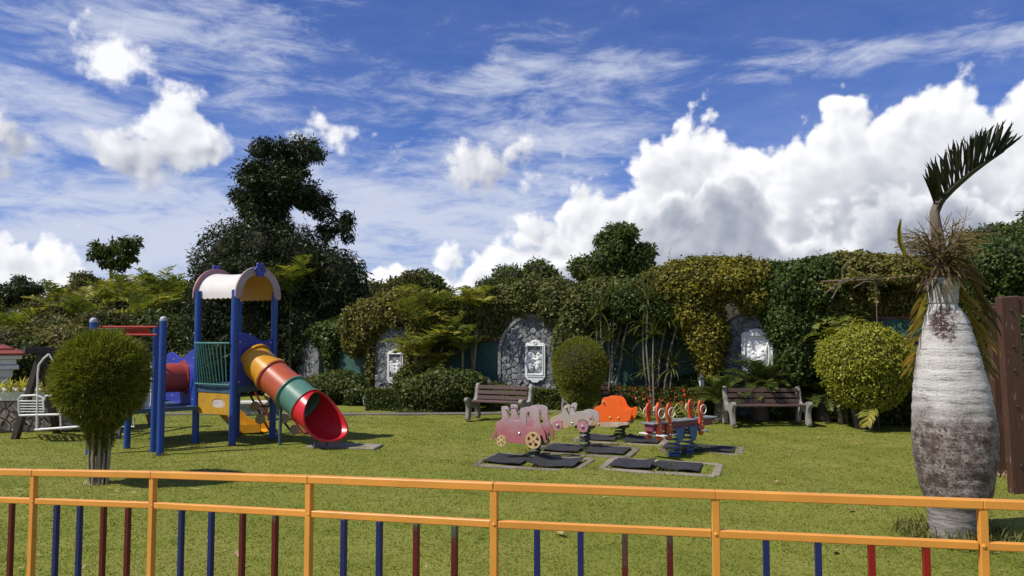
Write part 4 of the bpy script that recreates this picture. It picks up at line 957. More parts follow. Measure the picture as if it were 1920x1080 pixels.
smooth(MB().tube([P_(1765, 528), P_(1762, 490), P_(1757, 440), P_(1752, 400), P_(1757, 378)], [.13, .07, .058, .045, .03], 14).build('crownshaft', M_fibre, bp), 50)
# skirt of dead fibre round the crown
g = np.random.default_rng(12); V = []; Q = []
for i in range(330):
    a_ = g.random()*6.283; c = at(1766, 485+g.random()*42, Y); e = g.uniform(-1.2, 1.15)
    vv, qq = blade_arrays((c.x+.09*math.cos(a_), c.y+.09*math.sin(a_), c.z), a_, e, .12+.2*g.random(), .012+.016*g.random(), .9, 3); b = len(V); V += vv; Q += [tuple(b+x for x in q) for q in qq]
o = tri_mesh('dead_fibre', np.array(V), np.array(Q), leafmat('dead_fibre', [(.04, .026, .015), (.085, .06, .035), (.15, .105, .06), (.06, .038, .024)], .9, .1), bp); stuff(o)
# bare flower branches
M_rach = leafmat('flower_branch', [(.12, .09, .04), (.2, .16, .08)], .8, 0)
rnd = random.Random(3)
for i in range(10):
    a0 = i*.63+.4; base = Vector(P_(1764, 500)); up_ = Vector((math.cos(a0)*.16, math.sin(a0)*.16, .26)); tipb = base+up_*1.25; mb = MB()
    mb.tube([base, base+up_*.5, tipb], [.016, .012, .006], 6)
    for j in range(20):
        q = base.lerp(tipb, .25+.75*j/20); dv = Vector((math.cos(a0)+rnd.gauss(0, .9), math.sin(a0)+rnd.gauss(0, .9), rnd.gauss(.25, .5))).normalized(); L_ = rnd.uniform(.16, .36)
        m1 = q+dv*L_*.5; e_ = m1+(dv+Vector((0, 0, rnd.uniform(-.3, .35)))).normalized()*L_*.5; mb.tube([q, m1, e_], [.005, .004, .002], 4)
        for _ in range(2): 
            q2 = m1; d2 = (dv+Vector((rnd.gauss(0, .6), rnd.gauss(0, .6), rnd.gauss(0, .5)))).normalized(); mb.tube([q2, q2+d2*L_*.45], [.003, .0015], 3)
    mb.build('flower_branch', M_rach, bp)
# the upright frond: leaflets all swept up from a curved midrib
M_upf = leafmat('dark_frond', [(.010, .014, .006), (.022, .028, .010), (.035, .035, .015)], .45, .12)
M_skirt = leafmat('drooping_frond', [(.12, .12, .02), (.2, .18, .03), (.3, .2, .035), (.12, .055, .02)], .45, .35)
def ribbed(name, rib, tips, n, w, mat, jit=.02, seed=1, rr=(.03, .008), dy=.0, spread=.0):
    """midrib through rib points, leaflets from it to the interpolated tips"""
    g = np.random.default_rng(seed); rib = np.array(rib); tips = np.array(tips); tr = np.linspace(0, 1, len(rib)); tt = np.linspace(0, 1, len(tips))
    mb = MB(); m_ = 14; pts = [Vector([np.interp(x, tr, rib[:, c]) for c in range(3)]) for x in np.linspace(0, 1, m_)]
    mb.tube(pts, [rr[0]+(rr[1]-rr[0])*i/(m_-1) for i in range(m_)], 7)
    for i in range(n):
        x = (i+.5)/n; p = np.array([np.interp(.06+.94*x, tr, rib[:, c]) for c in range(3)]); e = np.array([np.interp(x, tt, tips[:, c]) for c in range(3)])+g.normal(size=3)*jit+np.array([0, spread*(1 if i % 2 else -1)*(.5+g.random()), 0])
        d = e-p; L_ = np.linalg.norm(d); d = d/L_; nn = np.cross(d, [0, 1, 0]); nn = nn/np.linalg.norm(nn); s = (nn*.8+np.array([0, .6, 0])*g.uniform(-1, 1)); s = s/np.linalg.norm(s)*w/2
        bend = nn*L_*.06*g.normal()+np.array([0, 0, .02]); mb.add([p-s*.5, p+s*.5, p+d*L_*.45+bend+s, p+d*L_*.45+bend-s, p+d*L_*.8+bend*.8+s*.6, p+d*L_*.8+bend*.8-s*.6, e], [(0, 1, 2, 3), (3, 2, 4, 5), (5, 4, 6)])
    return mb.build(name, mat, bp)
ribbed('upright_frond', [P_(1752, 400), P_(1764, 375), P_(1790, 350), P_(1820, 325), P_(1852, 302), P_(1882, 283)], [P_(1738, 325, -.1), P_(1744, 305, -.05), P_(1768, 282), P_(1792, 262), P_(1822, 248), P_(1855, 236), P_(1885, 226), P_(1918, 258)], 78, .030, M_upf, .016, 2, (.045, .012), spread=.07)
ribbed('drooping_frond', [P_(1752, 520, .12), P_(1742, 560, .16), P_(1735, 610, .18), P_(1722, 660, .18), P_(1716, 690, .18)], [P_(1715, 580, .0), P_(1705, 620, 0), P_(1702, 650), P_(1698, 690), P_(1692, 715)], 26, .034, M_skirt, .012, 3, (.022, .006), spread=.05)
ribbed('drooping_frond', [P_(1785, 505, .1), P_(1800, 545, .14), P_(1818, 590, .16), P_(1836, 640, .18), P_(1850, 690, .18)], [P_(1812, 545, .0), P_(1840, 590, 0), P_(1860, 640), P_(1868, 690), P_(1862, 730)], 30, .036, M_skirt, .012, 4, (.022, .006), spread=.06)
ribbed('drooping_frond', [P_(1790, 480, .15), P_(1810, 500, .25), P_(1830, 540, .3), P_(1842, 600, .32)], [P_(1822, 500, .2), P_(1848, 545, .25), P_(1862, 600, .3), P_(1868, 650, .3)], 30, .035, leafmat('brown_frond', [(.06, .05, .02), (.12, .09, .03), (.16, .1, .04)], .6, .2), .025, 5, (.02, .006), spread=.08)
mb = MB(); L_ = [(1712, 492), (1698, 478), (1688, 455), (1686, 430), (1690, 410)]; W_ = [.035, .05, .055, .04, .004]
v = []; 
for (x, y), w in zip(L_, W_): c = at(x, y, Y-.05); v += [c+Vector((-w/2, 0, 0)), c+Vector((w*.1, .03, 0)), c+Vector((w/2, 0, 0))]
mb.add(v, [(3*i+j, 3*i+j+1, 3*i+4+j, 3*i+3+j) for i in range(4) for j in (0, 1)]); mb.tube([P_(1760, 508, -.05), P_(1735, 502, -.05), P_(1712, 492, -.05)], .012, 5)
mb.build('young_leaf', leafmat('young_leaf', [(.2, .19, .03), (.2, .19, .03)], .4, .3), bp)
bx = at(1790, 1005, Y); tuft(bp, M_grass_long, (bx.x, bx.y, 0), .55, 900, .16, 4); 

# ------------------------------------------------------------------ timber frame at the right edge
M_timber = wood('brown_timber_paint', (.060, .024, .014), (.095, .040, .024), 2, .6, chip=.61, chipc=(.26, .19, .15)); M_bolt = paint('bolt_head', (.06, .03, .022), .5)
p = gnd(1905, 915); tf = thing('timber_frame', 'chipped brown timber posts and beam at the right edge', 'timber frame', tuple(p))
def post(a, b, w, th, name='post', bolts=()):
    o = MB().bar(a, b, w, th, up=(0, 1, 0), bev=.008).build(name, M_timber, tf)
    for f in bolts:
        q = Vector(a).lerp(Vector(b), f); MB().lathe([(.0, -.012), (.018, -.012), (.018, .012), (.008, .018)], q+Vector((0, -th/2, 0)), 10, axis=Matrix.Rotation(math.pi/2, 3, 'X')).build('bolt', M_bolt, o)
post(gnd(1912, 920)-Vector((0, 0, .05)), at(1888, 556, 9.3), .235, .11, bolts=(.15, .45, .63, .75, .93))
post(gnd(1882, 890)-Vector((0, 0, .05)), at(1866, 575, 10.3), .21, .11, bolts=(.3, .6, .8))
post(at(1907, 572, 9.32), at(2080, 572, 9.32), .21, .09, 'beam', (.15,))
post(at(1848, 580, 10.42), at(2050, 580, 10.42), .16, .09, 'beam')
post(gnd(2075, 920)-Vector((0, 0, .05)), at(2070, 556, 9.3), .235, .11)
tuft(tf, M_dry, tuple(gnd(1884, 893)), .2, 60, .12, 8, 'dry_litter')

# ------------------------------------------------------------------ benches
M_slat = wood('bench_slat', (.055, .030, .024), (.115, .068, .055), 0, .65, chip=.68, chipc=(.24, .17, .15)); M_conc = masonry('bench_concrete', (.20, .185, .165), (.34, .32, .29), 6, .9, .4, c3=(.11, .10, .09))
def bench(label, p, rz, L):
    r = thing('park_bench', label, 'bench', (p.x, p.y, 0), rz, 'wooden benches with concrete ends')
    side = rounded([(-.42, 0), (-.25, 0), (-.22, .20), (-.16, .30), (.06, .30), (.14, .16), (.14, 0), (.30, 0), (.28, .22), (.20, .40), (.27, .80), (.17, .80), (.10, .50), (.06, .44), (-.10, .43), (-.22, .47), (-.36, .52), (-.46, .50), (-.47, .43), (-.38, .36), (-.36, .2)], 2)
    for s in (-1, 1):
        plate('end_frame', [side], .085, M_conc, r, Matrix.Translation((s*L/2, 0, 0)) @ Matrix.Rotation(math.pi/2, 4, 'Z'), bev=.014)
    n = Vector((0, .155, .985))
    for z, y in ((.49, .115), (.605, .138), (.72, .162)):
        MB().box((0, y-.035, z), (L-.09, .035, .085), Matrix.Rotation(R(-10), 3, 'X'), bev=.005).build('back_slat', M_slat, r, local=True)
    for y in (-.27, -.16, -.05): MB().box((0, y, .425), (L-.09, .095, .035), bev=.005).build('seat_slat', M_slat, r, local=True)
    return r
p = gnd(1446, 800); bench('long wooden bench before the cycads on the right', Vector((p.x, p.y+.36, 0)), R(1.5), 1.60)
p = gnd(938, 791); bench('wooden bench left of the round topiary, behind the pink train', Vector((p.x, p.y+.30, 0)), R(-22), 1.30)
p = gnd(1110, 780); bench('shaded wooden bench half hidden behind the round topiary', Vector((p.x, p.y+.3, 0)), R(14), 1.22)

# ------------------------------------------------------------------ garden lanterns
M_lamp = paint('lantern_metal', (.05, .055, .055), .5, .2, 20); M_glass = paint('lantern_glass', (.55, .56, .54), .15, .05, 20)
for px, py, Y, lb in ((917, 722, 19.4, 'garden lantern left of the arched stone niche'), (1316, 716, 17.2, 'garden lantern below the golden creeper'), (1515, 692, 16.9, 'garden lantern right of the rightmost plaque'), (686, 752, 19.2, 'pale garden lantern at the end of the clipped hedge')):
    c = at(px, py, Y); r = thing('garden_lantern', lb, 'lantern', (c.x, c.y, 0), group='garden lanterns'); x, y, z = c
    MB().tube([(x, y, 0), (x, y, z-.13)], .022, 8).build('pole', M_lamp if px != 686 else M_conc, r)
    MB().lathe([(.02, z-.14), (.06, z-.11), (.07, z-.10)], (x, y, 0), 6).build('collar', M_lamp, r)
    MB().lathe([(.055, z-.098), (.085, z+.06)], (x, y, 0), 6).build('glass_body', M_glass, r)
    for k_ in range(6): a = k_*math.pi/3; MB().bar((x+.058*math.cos(a), y+.058*math.sin(a), z-.1), (x+.089*math.cos(a), y+.089*math.sin(a), z+.062), .01).build('glazing_bar', M_lamp, r)
    MB().lathe([(.105, z+.062), (.09, z+.085), (.03, z+.14), (.018, z+.15), (.016, z+.19), (.002, z+.2)], (x, y, 0), 6).build('cap', M_lamp, r)

# ------------------------------------------------------------------ spring riders
M_pink = None
def faded(name, c1, c2, zlo, zhi, rough=.55):
    """paint bleached from the top down, in blotches"""
    m, t, b = newmat(name); v = coords(t); s = t.nodes.new('ShaderNodeSeparateXYZ'); t.links.new(v, s.inputs[0]); n = nz(t, v, 6, 6, .65)
    a = node(t, 'ShaderNodeMath', operation='MULTIPLY_ADD'); t.links.new(n, a.inputs[0]); a.inputs[1].default_value = (zhi-zlo)*1.1; t.links.new(s.outputs[2], a.inputs[2])
    out = mixn(t, stepn(t, a.outputs[0], zlo+.55*(zhi-zlo), zhi+.55*(zhi-zlo)), c1, c2)
    out = mixn(t, stepn(t, nz(t, v, 24, 6, .7), .60, .72), out, mixn(t, .5, out, (.6, .55, .52)))
    t.links.new(out, b.inputs['Base Color']); b.inputs['Roughness'].default_value = rough; bumpn(t, b, nz(t, v, 60, 4), .15, .003); return m
M_train = faded('train_faded_red', (.36, .115, .125), (.40, .30, .31), .35, .75); M_wheel = paint('yellow_wheel', (.52, .36, .16), .55, .2, 9, wear=.58, wearc=(.6, .5, .36))
M_carp = faded('car_faded_panel', (.44, .31, .17), (.40, .35, .31), .25, .6); M_carw = paint('pink_wheel', (.46, .20, .23), .5, .15, 8, wear=.6, wearc=(.55, .4, .4))
M_boat = paint('orange_boat', (.85, .13, .012), .42, .08, 6); M_hull = paint('bare_hull_strip', (.46, .32, .20), .6, .2, 6, wear=.5, wearc=(.55, .46, .38))
M_spring = paint('spring_dark_green', (.025, .045, .045), .45, .3, 12); M_springb = paint('spring_blue', (.06, .12, .26), .4, .25, 12, wear=.66, wearc=(.2, .2, .2))
M_steel = node and paint('bolt_steel', (.55, .53, .5), .3, .1, 20); M_steel.node_tree.nodes['Principled BSDF'].inputs['Metallic'].default_value = .7
M_rubber = paint('rubber_mat', (.022, .023, .026), .85, .35, 9, wear=.66, wearc=(.07, .065, .06), bump=.5); M_pad = masonry('pad_concrete', (.17, .14, .105), (.32, .27, .21), 4, .95, .5, c3=(.13, .13, .05))
def spring(parent, z0, z1, rad, mat, turns=5, x=0, y=0):
    n = turns*14; pts = [(x+rad*math.cos(i*2*math.pi/14), y+rad*math.sin(i*2*math.pi/14), z0+(z1-z0)*i/n) for i in range(n+1)]
    o = MB().tube(pts, .017, 6).build('spring', mat, parent, local=True); smooth(o, 60)
    MB().lathe([(rad*1.1, -.02), (rad*1.1, .012), (rad*.9, .02)], (x, y, z0), 16).build('base_plate', mat, parent, local=True)
    MB().lathe([(rad*.95, -.01), (rad*.95, .018)], (x, y, z1), 16).build('top_plate', mat, parent, local=True)
def bolt(parent, x, y, z, r=.014, mat=None): return MB().lathe([(r, -.006), (r, .008), (r*.5, .014)], (x, y, z), 10, axis=Matrix.Rotation(math.pi/2, 3, 'X')).build('bolt', mat or M_steel, parent, local=True)
ROT = R(-25); CS = math.cos(ROT)
def conv(pts, x0, y0, s): return [((x-x0)/(s*CS*.97), (y0-y)/s) for x, y in pts]
def wheel(parent, cx, cz, r, y, mat, spokes=5):
    outl = [circ(cx, cz, r, 30)]
    for k_ in range(spokes):
        a = k_*2*math.pi/spokes+math.pi/2; w = .42 if spokes == 5 else .5
        outl.append([(cx+r*.72*math.cos(a-w), cz+r*.72*math.sin(a-w)), (cx+r*.80*math.cos(a), cz+r*.80*math.sin(a)), (cx+r*.72*math.cos(a+w), cz+r*.72*math.sin(a+w)), (cx+r*.30*math.cos(a), cz+r*.30*math.sin(a))][::-1])
    o = plate('wheel', outl if spokes else outl[:1], .022, mat, parent, Matrix.Translation((0, y, 0)), bev=.003); return o
def handle(parent, x, z, y0, y1): return MB().tube([(x, y0, z), (x, y1, z)], .013, 8).build('handle_bar', M_steel, parent, local=True)
SEP = .17
# train
p = gnd(1003, 860); tr = thing('train_spring_rider', 'faded pink train spring rider with yellow spoked wheels', 'spring rider', (p.x, p.y, 0), ROT, 'spring riders on the lawn')
cv = lambda q: conv(q, 640, 920, 756)
body = cv([(240, 545), (256, 495), (300, 470), (318, 460), (318, 400), (303, 312), (345, 304), (397, 310), (392, 380), (394, 440), (408, 466), (470, 468), (520, 462), (532, 420), (524, 330), (570, 306), (650, 296), (715, 306), (745, 330), (738, 380), (742, 440), (765, 520), (805, 590), (812, 660), (808, 705), (790, 700), (780, 640), (755, 615), (735, 660), (720, 735), (560, 735), (385, 735), (365, 680), (330, 652), (285, 650), (262, 668)])
win = cv([(600, 365), (640, 353), (668, 372), (670, 410), (662, 432), (682, 452), (688, 510), (668, 538), (620, 538), (598, 505), (594, 430)])
for s in (-1, 1):
    o = plate('side_panel', [rounded(body, 1), rounded(win, 1)[::-1]], .02, M_train, tr, Matrix.Translation((0, s*SEP, 0)))
    plate('cowcatcher', [cv([(246, 560), (185, 690), (195, 712), (212, 708), (258, 600)]), ], .018, M_train, tr, Matrix.Translation((0, s*SEP*.9, 0))); plate('cowcatcher', [cv([(262, 590), (228, 690), (234, 712), (250, 708), (272, 640)])], .018, M_train, tr, Matrix.Translation((0, s*SEP*.8, 0)))
    for (x, y, r_) in ((318, 716, 66), (678, 685, 98)):
        q = cv([(x, y)])[0]; w = wheel(tr, q[0], q[1], r_/756, s*(SEP+.024), M_wheel); bolt(w, q[0], s*(SEP+.04), q[1], .012)
    q = cv([(515, 615)])[0]; bolt(tr, q[0], s*(SEP+.012), q[1], .018)
q = cv([(620, 600), (430, 640), (370, 345), (450, 330)])
MB().box((q[0][0], 0, q[0][1]), (.26, SEP*2-.022, .025), bev=.005).build('seat', M_train, tr, local=True)
MB().box((q[1][0], 0, q[1][1]-.03), (.34, SEP*2-.022, .05), bev=.005).build('floor_board', M_train, tr, local=True)
handle(tr, q[2][0], q[2][1], -SEP-.07, SEP+.07); MB().box((-.02, 0, .26), (.3, .2, .04)).build('mount', M_spring, tr, local=True); spring(tr, .0, .25, .085, M_spring, 4)
# car
p = gnd(1097, 838); ca = thing('car_spring_rider', 'faded tan car spring rider with pink wheels', 'spring rider', (p.x, p.y, 0), ROT, 'spring riders on the lawn')
cv = lambda q: conv(q, 1250, 790, 695)
body = rounded(cv([(885, 480), (930, 435), (1025, 398), (1042, 350), (1056, 302), (1098, 276), (1130, 286), (1122, 340), (1108, 388), (1180, 388), (1230, 352), (1300, 349), (1362, 376), (1384, 440), (1368, 500), (1325, 528), (1320, 470), (1265, 445), (1215, 470), (1200, 530), (1070, 550), (1050, 500), (1000, 465), (945, 490), (935, 545), (898, 530)]), 1)
for s in (-1, 1):
    plate('side_panel', [body], .02, M_carp, ca, Matrix.Translation((0, s*SEP, 0)))
    for (x, y, r_) in ((990, 535, 64), (1268, 530, 70)):
        q = cv([(x, y)])[0]; w = wheel(ca, q[0], q[1], r_/695, s*(SEP+.026), M_carw if s < 0 else M_wheel, 0); bolt(w, q[0], s*(SEP+.044), q[1], .028)
    q = cv([(1085, 318)])[0]; bolt(ca, q[0], s*(SEP+.012), q[1], .022, M_wheel)
    q = cv([(1350, 425)])[0]; MB().box((q[0], s*(SEP+.014), q[1]), (.05, .01, .05), bev=.003).build('headlight', M_carw, ca, local=True)
    q = cv([(1145, 500)])[0]; bolt(ca, q[0], s*(SEP+.012), q[1], .016)
q = cv([(1150, 470), (1085, 330)]); MB().box((q[0][0], 0, q[0][1]), (.3, SEP*2-.022, .03), bev=.005).build('seat', M_carp, ca, local=True); handle(ca, q[1][0], q[1][1], -SEP-.06, SEP+.06)
MB().box((0, 0, .345), (.3, .2, .04)).build('mount', M_spring, ca, local=True); spring(ca, .0, .335, .085, M_spring, 5)
# boat
p = gnd(1163, 822); bo = thing('boat_spring_rider', 'bright orange boat spring rider behind the pink train', 'spring rider', (p.x, p.y, 0), ROT, 'spring riders on the lawn')
cv = lambda q: conv(q, 1650, 690, 640)
body = rounded(cv([(1390, 345), (1420, 312), (1478, 295), (1484, 228), (1510, 200), (1580, 194), (1650, 205), (1684, 240), (1700, 300), (1742, 345), (1790, 316), (1818, 326), (1800, 400), (1782, 478), (1600, 482), (1420, 500)]), 1)
hull = cv([(1412, 500), (1600, 482), (1782, 478), (1760, 512), (1690, 522), (1640, 548), (1432, 548)])
for s in (-1, 1):
    plate('side_panel', [body], .022, M_boat, bo, Matrix.Translation((0, s*SEP, 0))); plate('hull_strip', [hull], .022, M_hull, bo, Matrix.Translation((0, s*SEP, -.003)))
    for (x, y) in ((1502, 258), (1573, 436), (1663, 436), (1445, 520)):
        q = cv([(x, y)])[0]; bolt(bo, q[0], s*(SEP+.013), q[1], .022, M_wheel)
q = cv([(1680, 420), (1502, 258)]); MB().box((q[0][0], 0, q[0][1]), (.26, SEP*2-.024, .03), bev=.005).build('seat', M_boat, bo, local=True); handle(bo, q[1][0], q[1][1], -SEP-.05, SEP+.05)
MB().box((0, 0, .225), (.3, .2, .04)).build('mount', M_spring, bo, local=True); spring(bo, .0, .215, .085, M_spring, 4)
tuft(bo, M_grass_long, tuple(gnd(1163, 822)), .14, 160, .14, 9)
# four-seat rocker
p = gnd(1275, 850); RB = R(38); ss = thing('seesaw_spring_rider', 'long rocker on blue springs with orange handle boards', 'spring rider', (p.x, p.y, 0), RB, 'spring riders on the lawn')
M_beam = paint('beam_purple', (.22, .055, .075), .5, .2, 7, wear=.6, wearc=(.34, .2, .2)); M_seatp = paint('seat_blue_grey', (.16, .18, .19), .5, .2, 7, wear=.5, wearc=(.34, .33, .32)); M_handle = paint('orange_red_board', (.62, .085, .02), .45, .12, 8, wear=.7, wearc=(.6, .3, .2)); M_ring = paint('white_ring', (.62, .60, .56), .5, .1, 10); M_bplate = paint('blue_bracket', (.06, .13, .27), .45, .2, 8)
MB().box((0, 0, .47), (1.52, .17, .11), bev=.008).build('beam', M_beam, ss, local=True)
for x0, x1 in ((-.80, -.42), (-.30, .30), (.46, .84)): MB().box(((x0+x1)/2, 0, .54), (x1-x0, .26, .022), bev=.006).build('seat_board', M_seatp, ss, local=True)
for x in (-.62, -.38, .42):
    for s in (-1, 1):
        ol = rounded([(x-.05, .27), (x+.04, .27), (x+.075, .40), (x+.05, .52), (x+.03, .64), (x+.06, .74), (x+.04, .84), (x-.03, .85), (x-.075, .78), (x-.07, .66), (x-.035, .55), (x-.08, .43)], 2)
        o = plate('handle_board', [ol], .03, M_handle, ss, Matrix.Translation((0, s*.105, 0))); bolt(o, x, s*.125, .44, .014); bolt(o, x+.005, s*.125, .50, .014)
        pts = [(x+.075*math.cos(a), s*.155+0, .70+.075*math.sin(a)) for a in np.linspace(0, 2*math.pi, 17)]; smooth(MB().tube(pts, .008, 6, cap=False).build('grip_ring', M_ring, ss, local=True), 60)
    MB().tube([(x, -.12, .71), (x, .12, .71)], .013, 8).build('handle_bar', M_spring, ss, local=True); MB().box((x-.03, 0, .36), (.10, .52, .022), bev=.005).build('foot_rest', M_ring if x < -.5 else M_seatp, ss, local=True)
for x in (-.14, .2):
    spring(ss, .0, .36, .095, M_springb, 5, x=x)
    plate('bracket', [[(x-.06, .22), (x+.05, .2), (x+.12, .44), (x-.12, .44)]], .02, M_bplate, ss, Matrix.Translation((0, -.12, 0))); plate('bracket', [[(x-.06, .22), (x+.05, .2), (x+.12, .44), (x-.12, .44)]], .02, M_bplate, ss, Matrix.Translation((0, .12, 0)))
tuft(ss, M_grass_long, tuple(gnd(1282, 848)), .2, 260, .14, 19)
# pads and mats
def pad(px, py, w, h, rz, label_pos, mats, seed):
    c = gnd(px, py); M = RZ(rz); mb = MB(); b_ = .12
    g = random.Random(seed)
    for a_, b2, s_ in (((0, -h/2), (w, b_), 0), ((0, h/2-b_/2), (w, b_), 0), ((-w/2, 0), (b_, h-.2), 1), ((w/2, 0), (b_, h-.2), 1)):
        mb.box(c+M@Vector((a_[0], a_[1], -.055)), (b2[0], b2[1], .112), M, bev=.012)
    o = struct(mb.build('concrete_border', M_pad)); tuft(o, M_grass_long, (c.x, c.y, 0), .22, 150, .05, seed+50); tuft(o, M_grass_long, tuple(c+M@Vector((-w/2, -h/2, 0))), .2, 110, .045, seed+60); tuft(o, M_grass_long, tuple(c+M@Vector((.1, -h/2, 0))), .22, 130, .045, seed+70)
    for i, (mx, my, mw, mh, lb) in enumerate(mats):
        nxx, nyy = 14, 10; V = []; lift = [g.choice((.0, .005, .012, .05)) for _ in range(4)]
        for j in range(nyy):
            for i_ in range(nxx):
                u, v_ = i_/(nxx-1), j/(nyy-1); q = M@Vector((mx+(u-.5)*mw, my+(v_-.5)*mh, 0))
                z = .016+.007*math.sin(u*9+i)*math.sin(v_*2+1)+.004*math.sin(v_*14+u*3)+(lift[0]*(1-u)*(1-v_)+lift[1]*u*(1-v_)*.5+lift[2]*(1-u)*v_+lift[3]*u*v_)*abs(2*u-1)**2
                V.append(tuple(c+Vector((q.x, q.y, z))))
        F0 = [(j*nxx+i_, j*nxx+i_+1, (j+1)*nxx+i_+1, (j+1)*nxx+i_) for j in range(nyy-1) for i_ in range(nxx-1)]; n = len(V)
        rim = list(range(nxx))+[j*nxx+nxx-1 for j in range(1, nyy)]+[(nyy-1)*nxx+i_ for i_ in range(nxx-2, -1, -1)]+[j*nxx for j in range(nyy-2, 0, -1)]
        V2 = V+[(V[k_][0], V[k_][1], V[k_][2]-.012) for k_ in rim]; F0 += [(rim[k_], rim[(k_+1) % len(rim)], n+(k_+1) % len(rim), n+k_) for k_ in range(len(rim))]
        mm_ = MB(); mm_.add(V2, F0); o = mm_.build('rubber_mat', M_rubber); tag(o, lb, 'mat', 'black rubber mats under the spring riders')
    return c
pad(1003, 864, 1.55, 1.15, R(-20), '', [(-.42, -.02, .62, .72, 'curled black rubber mat left under the pink train'), (.36, -.06, .72, .74, 'black rubber mat right under the pink train')], 1)
pad(1098, 842, 1.6, 1.1, R(-20), '', [(-.36, -.02, .62, .7, 'black rubber mat left under the tan car'), (.38, 0, .66, .72, 'black rubber mat right under the tan car')], 2)
pad(1165, 823, 1.6, 1.0, R(-20), '', [(-.38, -.02, .62, .66, 'black rubber mat left under the orange boat'), (.40, 0, .62, .66, 'black rubber mat right under the orange boat')], 3)
pad(1240, 873, 1.62, 1.02, R(-19), '', [(-.42, .0, .6, .68, 'flat black rubber mat nearest the fence, left of two'), (.24, .02, .66, .66, 'black rubber mat nearest the fence, right of two')], 4)
pad(1316, 840, 1.25, .9, R(-19), '', [(-.38, -.05, .5, .5, 'black rubber mat half hidden behind the long rocker'), (.2, -.02, .68, .62, 'lifted black rubber mat right behind the long rocker')], 5)
pad_c = gnd(640, 836); struct(MB().box(pad_c+Vector((.05, 0, -.03)), (1.25, .5, .085), RZ(R(-8)), bev=.012).build('concrete_pad', M_pad))

# ------------------------------------------------------------------ play tower
M_blue = paint('blue_post', (.012, .058, .27), .4, .15, 4, wear=.78, wearc=(.10, .18, .36)); M_bpan = paint('blue_violet_panel', (.030, .048, .32), .4, .12, 4, wear=.74, wearc=(.12, .13, .38)); M_capw = paint('post_cap_grey', (.36, .38, .42), .5)
M_tyel = paint('tube_yellow', (.62, .29, .015), .32, .08, 3, wear=.72, wearc=(.7, .42, .12), bump=.03); M_tor = paint('tube_brick_red', (.42, .085, .032), .33, .12, 3, wear=.68, wearc=(.5, .2, .11), bump=.03); M_tgr = paint('tube_green', (.085, .20, .15), .36, .12, 3, wear=.62, wearc=(.2, .33, .27), bump=.03); M_tred = paint('tube_red', (.55, .016, .022), .28, .08, 3, wear=.76, wearc=(.6, .12, .1), bump=.03)
M_roofw = paint('bleached_roof', (.60, .565, .53), .6, .06, 5, wear=.7, wearc=(.6, .52, .45)); M_roofy = paint('roof_inside_yellow', (.50, .24, .02), .5, .08, 5); M_arch = paint('roof_arch_pinkgrey', (.36, .27, .28), .55, .15, 6, wear=.55, wearc=(.42, .22, .22)); M_archr = paint('roof_arch_faded_red', (.34, .17, .18), .55, .15, 6)
M_rail = paint('green_rail', (.05, .17, .15), .4, .15, 6); M_deck = paint('deck_blue_grey', (.045, .09, .15), .55, .2, 5); M_ypan = paint('yellow_panel', (.5, .27, .02), .45, .12, 5); M_blk = paint('black_bar', (.02, .02, .024), .5); M_redbar = paint('red_bar', (.42, .03, .025), .45, .15, 6)
M_redt = paint('crawl_tube_red', (.33, .045, .03), .38, .12, 3, wear=.7, wearc=(.4, .14, .09)); M_cream = paint('cream_panel', (.55, .50, .45), .5, .1, 5, wear=.5, wearc=(.5, .3, .28))
P1 = Vector((-4.88, 13.15, 0)); e2 = Vector((.466, .884, 0)).normalized(); e1 = Vector((-.884, .466, 0)).normalized(); SD = .934
pt = thing('play_tower', 'colourful play tower with tube slide and blue posts', 'play structure', tuple(P1))
def L3(x, y, z): return P1+e2*x+e1*y+Vector((0, 0, z))
def bpost(q, z1, r=.06, cap=False):
    o = MB().lathe([(r, -.05), (r, z1)], (q.x, q.y, 0), 20).build('post', M_blue, pt); smooth(o, 50)
    if cap: smooth(MB().lathe([(r*1.03, z1), (r*1.03, z1+.03), (r*.8, z1+.06), (r*.3, z1+.075)], (q.x, q.y, 0), 20).build('post_cap', M_capw, o), 50)
for x, y in ((0, 0), (SD, 0), (0, SD), (SD, SD)): bpost(L3(x, y, 0), 2.72)
Mt = Matrix(((e2.x, e1.x, 0), (e2.y, e1.y, 0), (0, 0, 1)))
MB().box(L3(SD/2, SD/2, 1.0), (SD+.04, SD+.04, .055), Mt, bev=.006).build('deck', M_deck, pt)
for y in (0, SD): MB().box(L3(SD/2, y, .95), (SD-.1, .05, .09), Mt).build('deck_beam', M_deck, pt)
for x in (0, SD): MB().box(L3(x, SD/2, .95), (.05, SD-.1, .09), Mt).build('deck_beam', M_deck, pt)
